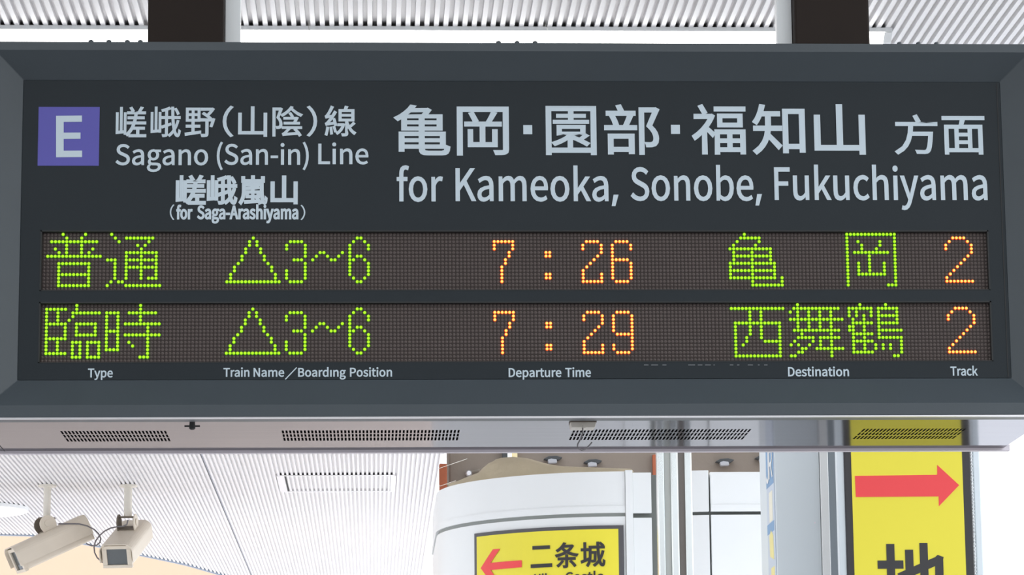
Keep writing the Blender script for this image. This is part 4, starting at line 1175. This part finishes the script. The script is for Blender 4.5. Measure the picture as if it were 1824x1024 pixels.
rail = thing('guide_rail', 'stainless steel shutter guide rail with a dark slot, left of the grey panel', 'rail', (xr(1200), YR, 0))
M_RAIL = mat('satin_stainless', rgb(208, 212, 212), 0.22, 1.0, noise=0.05, nscale=3, stretch=(10, 10, 0.4))
ZC_ = CZ - 0.001
a0, a1, a2, a3 = xr(1172), xr(1184.5), xr(1194.5), xr(1209.5)
MB().box((a0, YR, 0), (a1, YR + 0.05, ZC_)).build('flange', M_RAIL, rail, bevel=0.004)
MB().box((a1, YR + 0.008, 0), (a2, YR + 0.05, ZC_)).build('web', mat('grey_web', rgb(206, 209, 204), 0.45), rail)
MB().box((a2, YR - 0.004, 0), (a3, YR + 0.05, ZC_)).build('flange', M_RAIL, rail, bevel=0.005)
MB().box((a3, YR + 0.014, 0), (xr(1220), YR + 0.05, ZC_)).build('slot', mat('dark_slot', rgb(150, 142, 136), 0.5), rail)
MB().box((xr(1220), YR - 0.004, 0), (xr(1233), YR + 0.05, ZC_)).build('flange', M_RAIL, rail, bevel=0.003)

# ------------------------------------------------------------------ grey pillar panel with a poster on its side
YG = 3.6


def xg(px, y=YG):
    return at(px, 900, y=y).x


HG = 3.2
grey = thing('grey_pillar', 'cool grey flat pillar panel with a white right edge, beside the yellow banner', 'pillar', (xg(1420), YG, 0))
gx0, gx1 = xg(1382), xg(1461)
MB().box((gx0, YG, 0), (gx1, YG + 0.34, HG)).build('body', M_GREYPANEL, grey, bevel=0.002)
MB().box((gx1 + 0.0015, YG - 0.006, 0), (xg(1476.5), YG + 0.05, HG)).build('edge_trim', M_WHITE, grey, bevel=0.002)
MB().box((xg(1476.5), YG + 0.02, 0), (xg(1495), YG + 0.06, HG)).build('recess', mat('grey_recess', rgb(140, 148, 154), 0.6), grey)
MB().tube([at(1451.5, 931, y=YG + 0.001), at(1451.5, 931, y=YG - 0.003)], 0.0022, 10).build('screw', M_STEEL_DULL, grey)

# poster on the left side: letters run across the side face
y_front, y_back = YG + 0.012, YG + 0.012
for _ in range(20):
    y_back = at(1366.5, 900, x=gx0 - 0.002).y
post = thing('side_poster', 'blue and cream poster on the left side of the grey pillar, seen edge on', 'poster', (gx0 - 0.002, (y_front + y_back) / 2, 1.5))
WP_ = y_back - y_front


def pp(px, py):
    return at(px, py, x=gx0 - 0.003)


zp = lambda py: at(1374, py, x=gx0 - 0.003).z
MB().box((gx0 - 0.0025, y_front, 1.4), (gx0 - 0.0002, y_back, HG - 0.05)).build('sheet', mat('pale_blue_print', rgb(196, 206, 220), 0.5, noise=0.06, nscale=5), post)
MB().box((gx0 - 0.0031, y_front + 0.03 * WP_, zp(863)), (gx0 - 0.0024, y_back, HG - 0.06)).build('blue_field', M_BLUE, post)
MB().box((gx0 - 0.0031, y_front + 0.1 * WP_, zp(948)), (gx0 - 0.0024, y_back, zp(930))).build('blue_field', M_BLUE, post)


def side_put(name, items, off, m):
    v_, f_ = lettering_mesh(items, off, 0.0008)
    b = MB()
    b.add([(gx0 - 0.0031 + p[1], p[0], p[2]) for p in v_], f_)       # text x runs from the rear edge to the front
    return b.build(name, m, post, film=True)


def side_char(ch, u0, u1, pt, pb2, off):
    """u: 0 at the rear edge (left in view), 1 at the front edge; heights by pixel row."""
    ya, yb = y_back - u0 * WP_, y_back - u1 * WP_
    cs = fit_char(ch, 0, abs(yb - ya), zp(pb2), zp(pt), off)
    return [[(ya - p[0], p[1]) for p in c] for c in cs]


side_put('lettering', [side_char('J', 0.04, 0.40, 796, 856, 0.0016), side_char('R', 0.42, 0.9, 796, 851, 0.0016)], 0.0016, M_WHITE)
MB().box((gx0 - 0.0031, y_front + 0.25 * WP_, zp(928)), (gx0 - 0.0024, y_front + 0.68 * WP_, zp(874))).build('print_block', mat('pale_cream_print', rgb(236, 232, 214), 0.5), post)
MB().prism([(y_front + 0.2 * WP_, zp(1000)), (y_front + 0.7 * WP_, zp(990)), (y_front + 0.75 * WP_, zp(952)), (y_front + 0.5 * WP_, zp(944)), (y_front + 0.25 * WP_, zp(956))], gx0 - 0.0032, gx0 - 0.0024, 'x').build('print_block', M_CREAM, post)
MB().box((gx0 - 0.0031, y_front + 0.15 * WP_, zp(1060)), (gx0 - 0.0024, y_front + 0.6 * WP_, zp(1012))).build('print_block', M_CREAM, post)

# ------------------------------------------------------------------ yellow subway banner
YB = 3.3


def xb_(px, py=900):
    return at(px, py, y=YB).x


ban = thing('banner_sign', 'tall yellow banner with a red right arrow and black border at far right', 'sign', (xb_(1618), YB, 0))
bx0, bx1 = (xb_(1503, 805) + xb_(1510, 1020)) / 2, (xb_(1727.5, 805) + xb_(1736, 1020)) / 2
ZB1 = 3.05
MB().box((bx0, YB, 0.9), (bx1, YB + 0.03, ZB1)).build('border', M_INK, ban, bevel=0.002)
y0x, y1x = xb_(1518.5), xb_(1716.5)
yface = MB().box((y0x, YB - 0.0012, 0.93), (y1x, YB + 0.001, ZB1 - 0.03)).build('face', M_YELLOW, ban)
arp = [at(px, py, y=YB - 0.002) for px, py in [(1523, 847.5), (1669.5, 845.5), (1669.5, 828), (1708.5, 864), (1672.5, 901.5), (1672, 884), (1524.5, 885)]]
MB().prism([(p.x, p.z) for p in arp], YB - 0.0022, YB - 0.0011).build('arrow', M_RED, ban)
ca, cb = at(1562, 1000, y=YB - 0.002).x, at(1686, 1000, y=YB - 0.002).x
zt_ = at(1625, 967, y=YB - 0.002).z
put('lettering', [fit_char('地', ca, cb, zt_ - (cb - ca) * 0.97, zt_, 0.0042)], 0.0042, M_INK, ban, y=YB - 0.0012)
# rail on its left, rope lacing on its right, legs to the ground
MB().box((xb_(1493.5), YB + 0.005, 0), (bx0, YB + 0.04, ZB1)).build('side_rail', M_GREYPANEL, ban, bevel=0.002)
xr0 = bx1 + 0.0045
b = MB()
for ph in (0, math.pi):
    pts = []
    for k in range(0, 400):
        z = 0.95 + (ZB1 - 0.95) * k / 399
        a = 2 * math.pi * z / 0.018 + ph
        pts.append((xr0 + 0.0022 * math.cos(a), YB + 0.012 + 0.0022 * math.sin(a), z))
    b.tube(pts, 0.0019, 5)
b.build('lacing_rope', M_WHITE, ban, smooth=True)
MB().box((xr0 + 0.005, YB + 0.02, 0), (xr0 + 0.026, YB + 0.045, ZB1)).build('side_rail', mat('pale_rail', rgb(232, 240, 244), 0.4), ban, bevel=0.004)
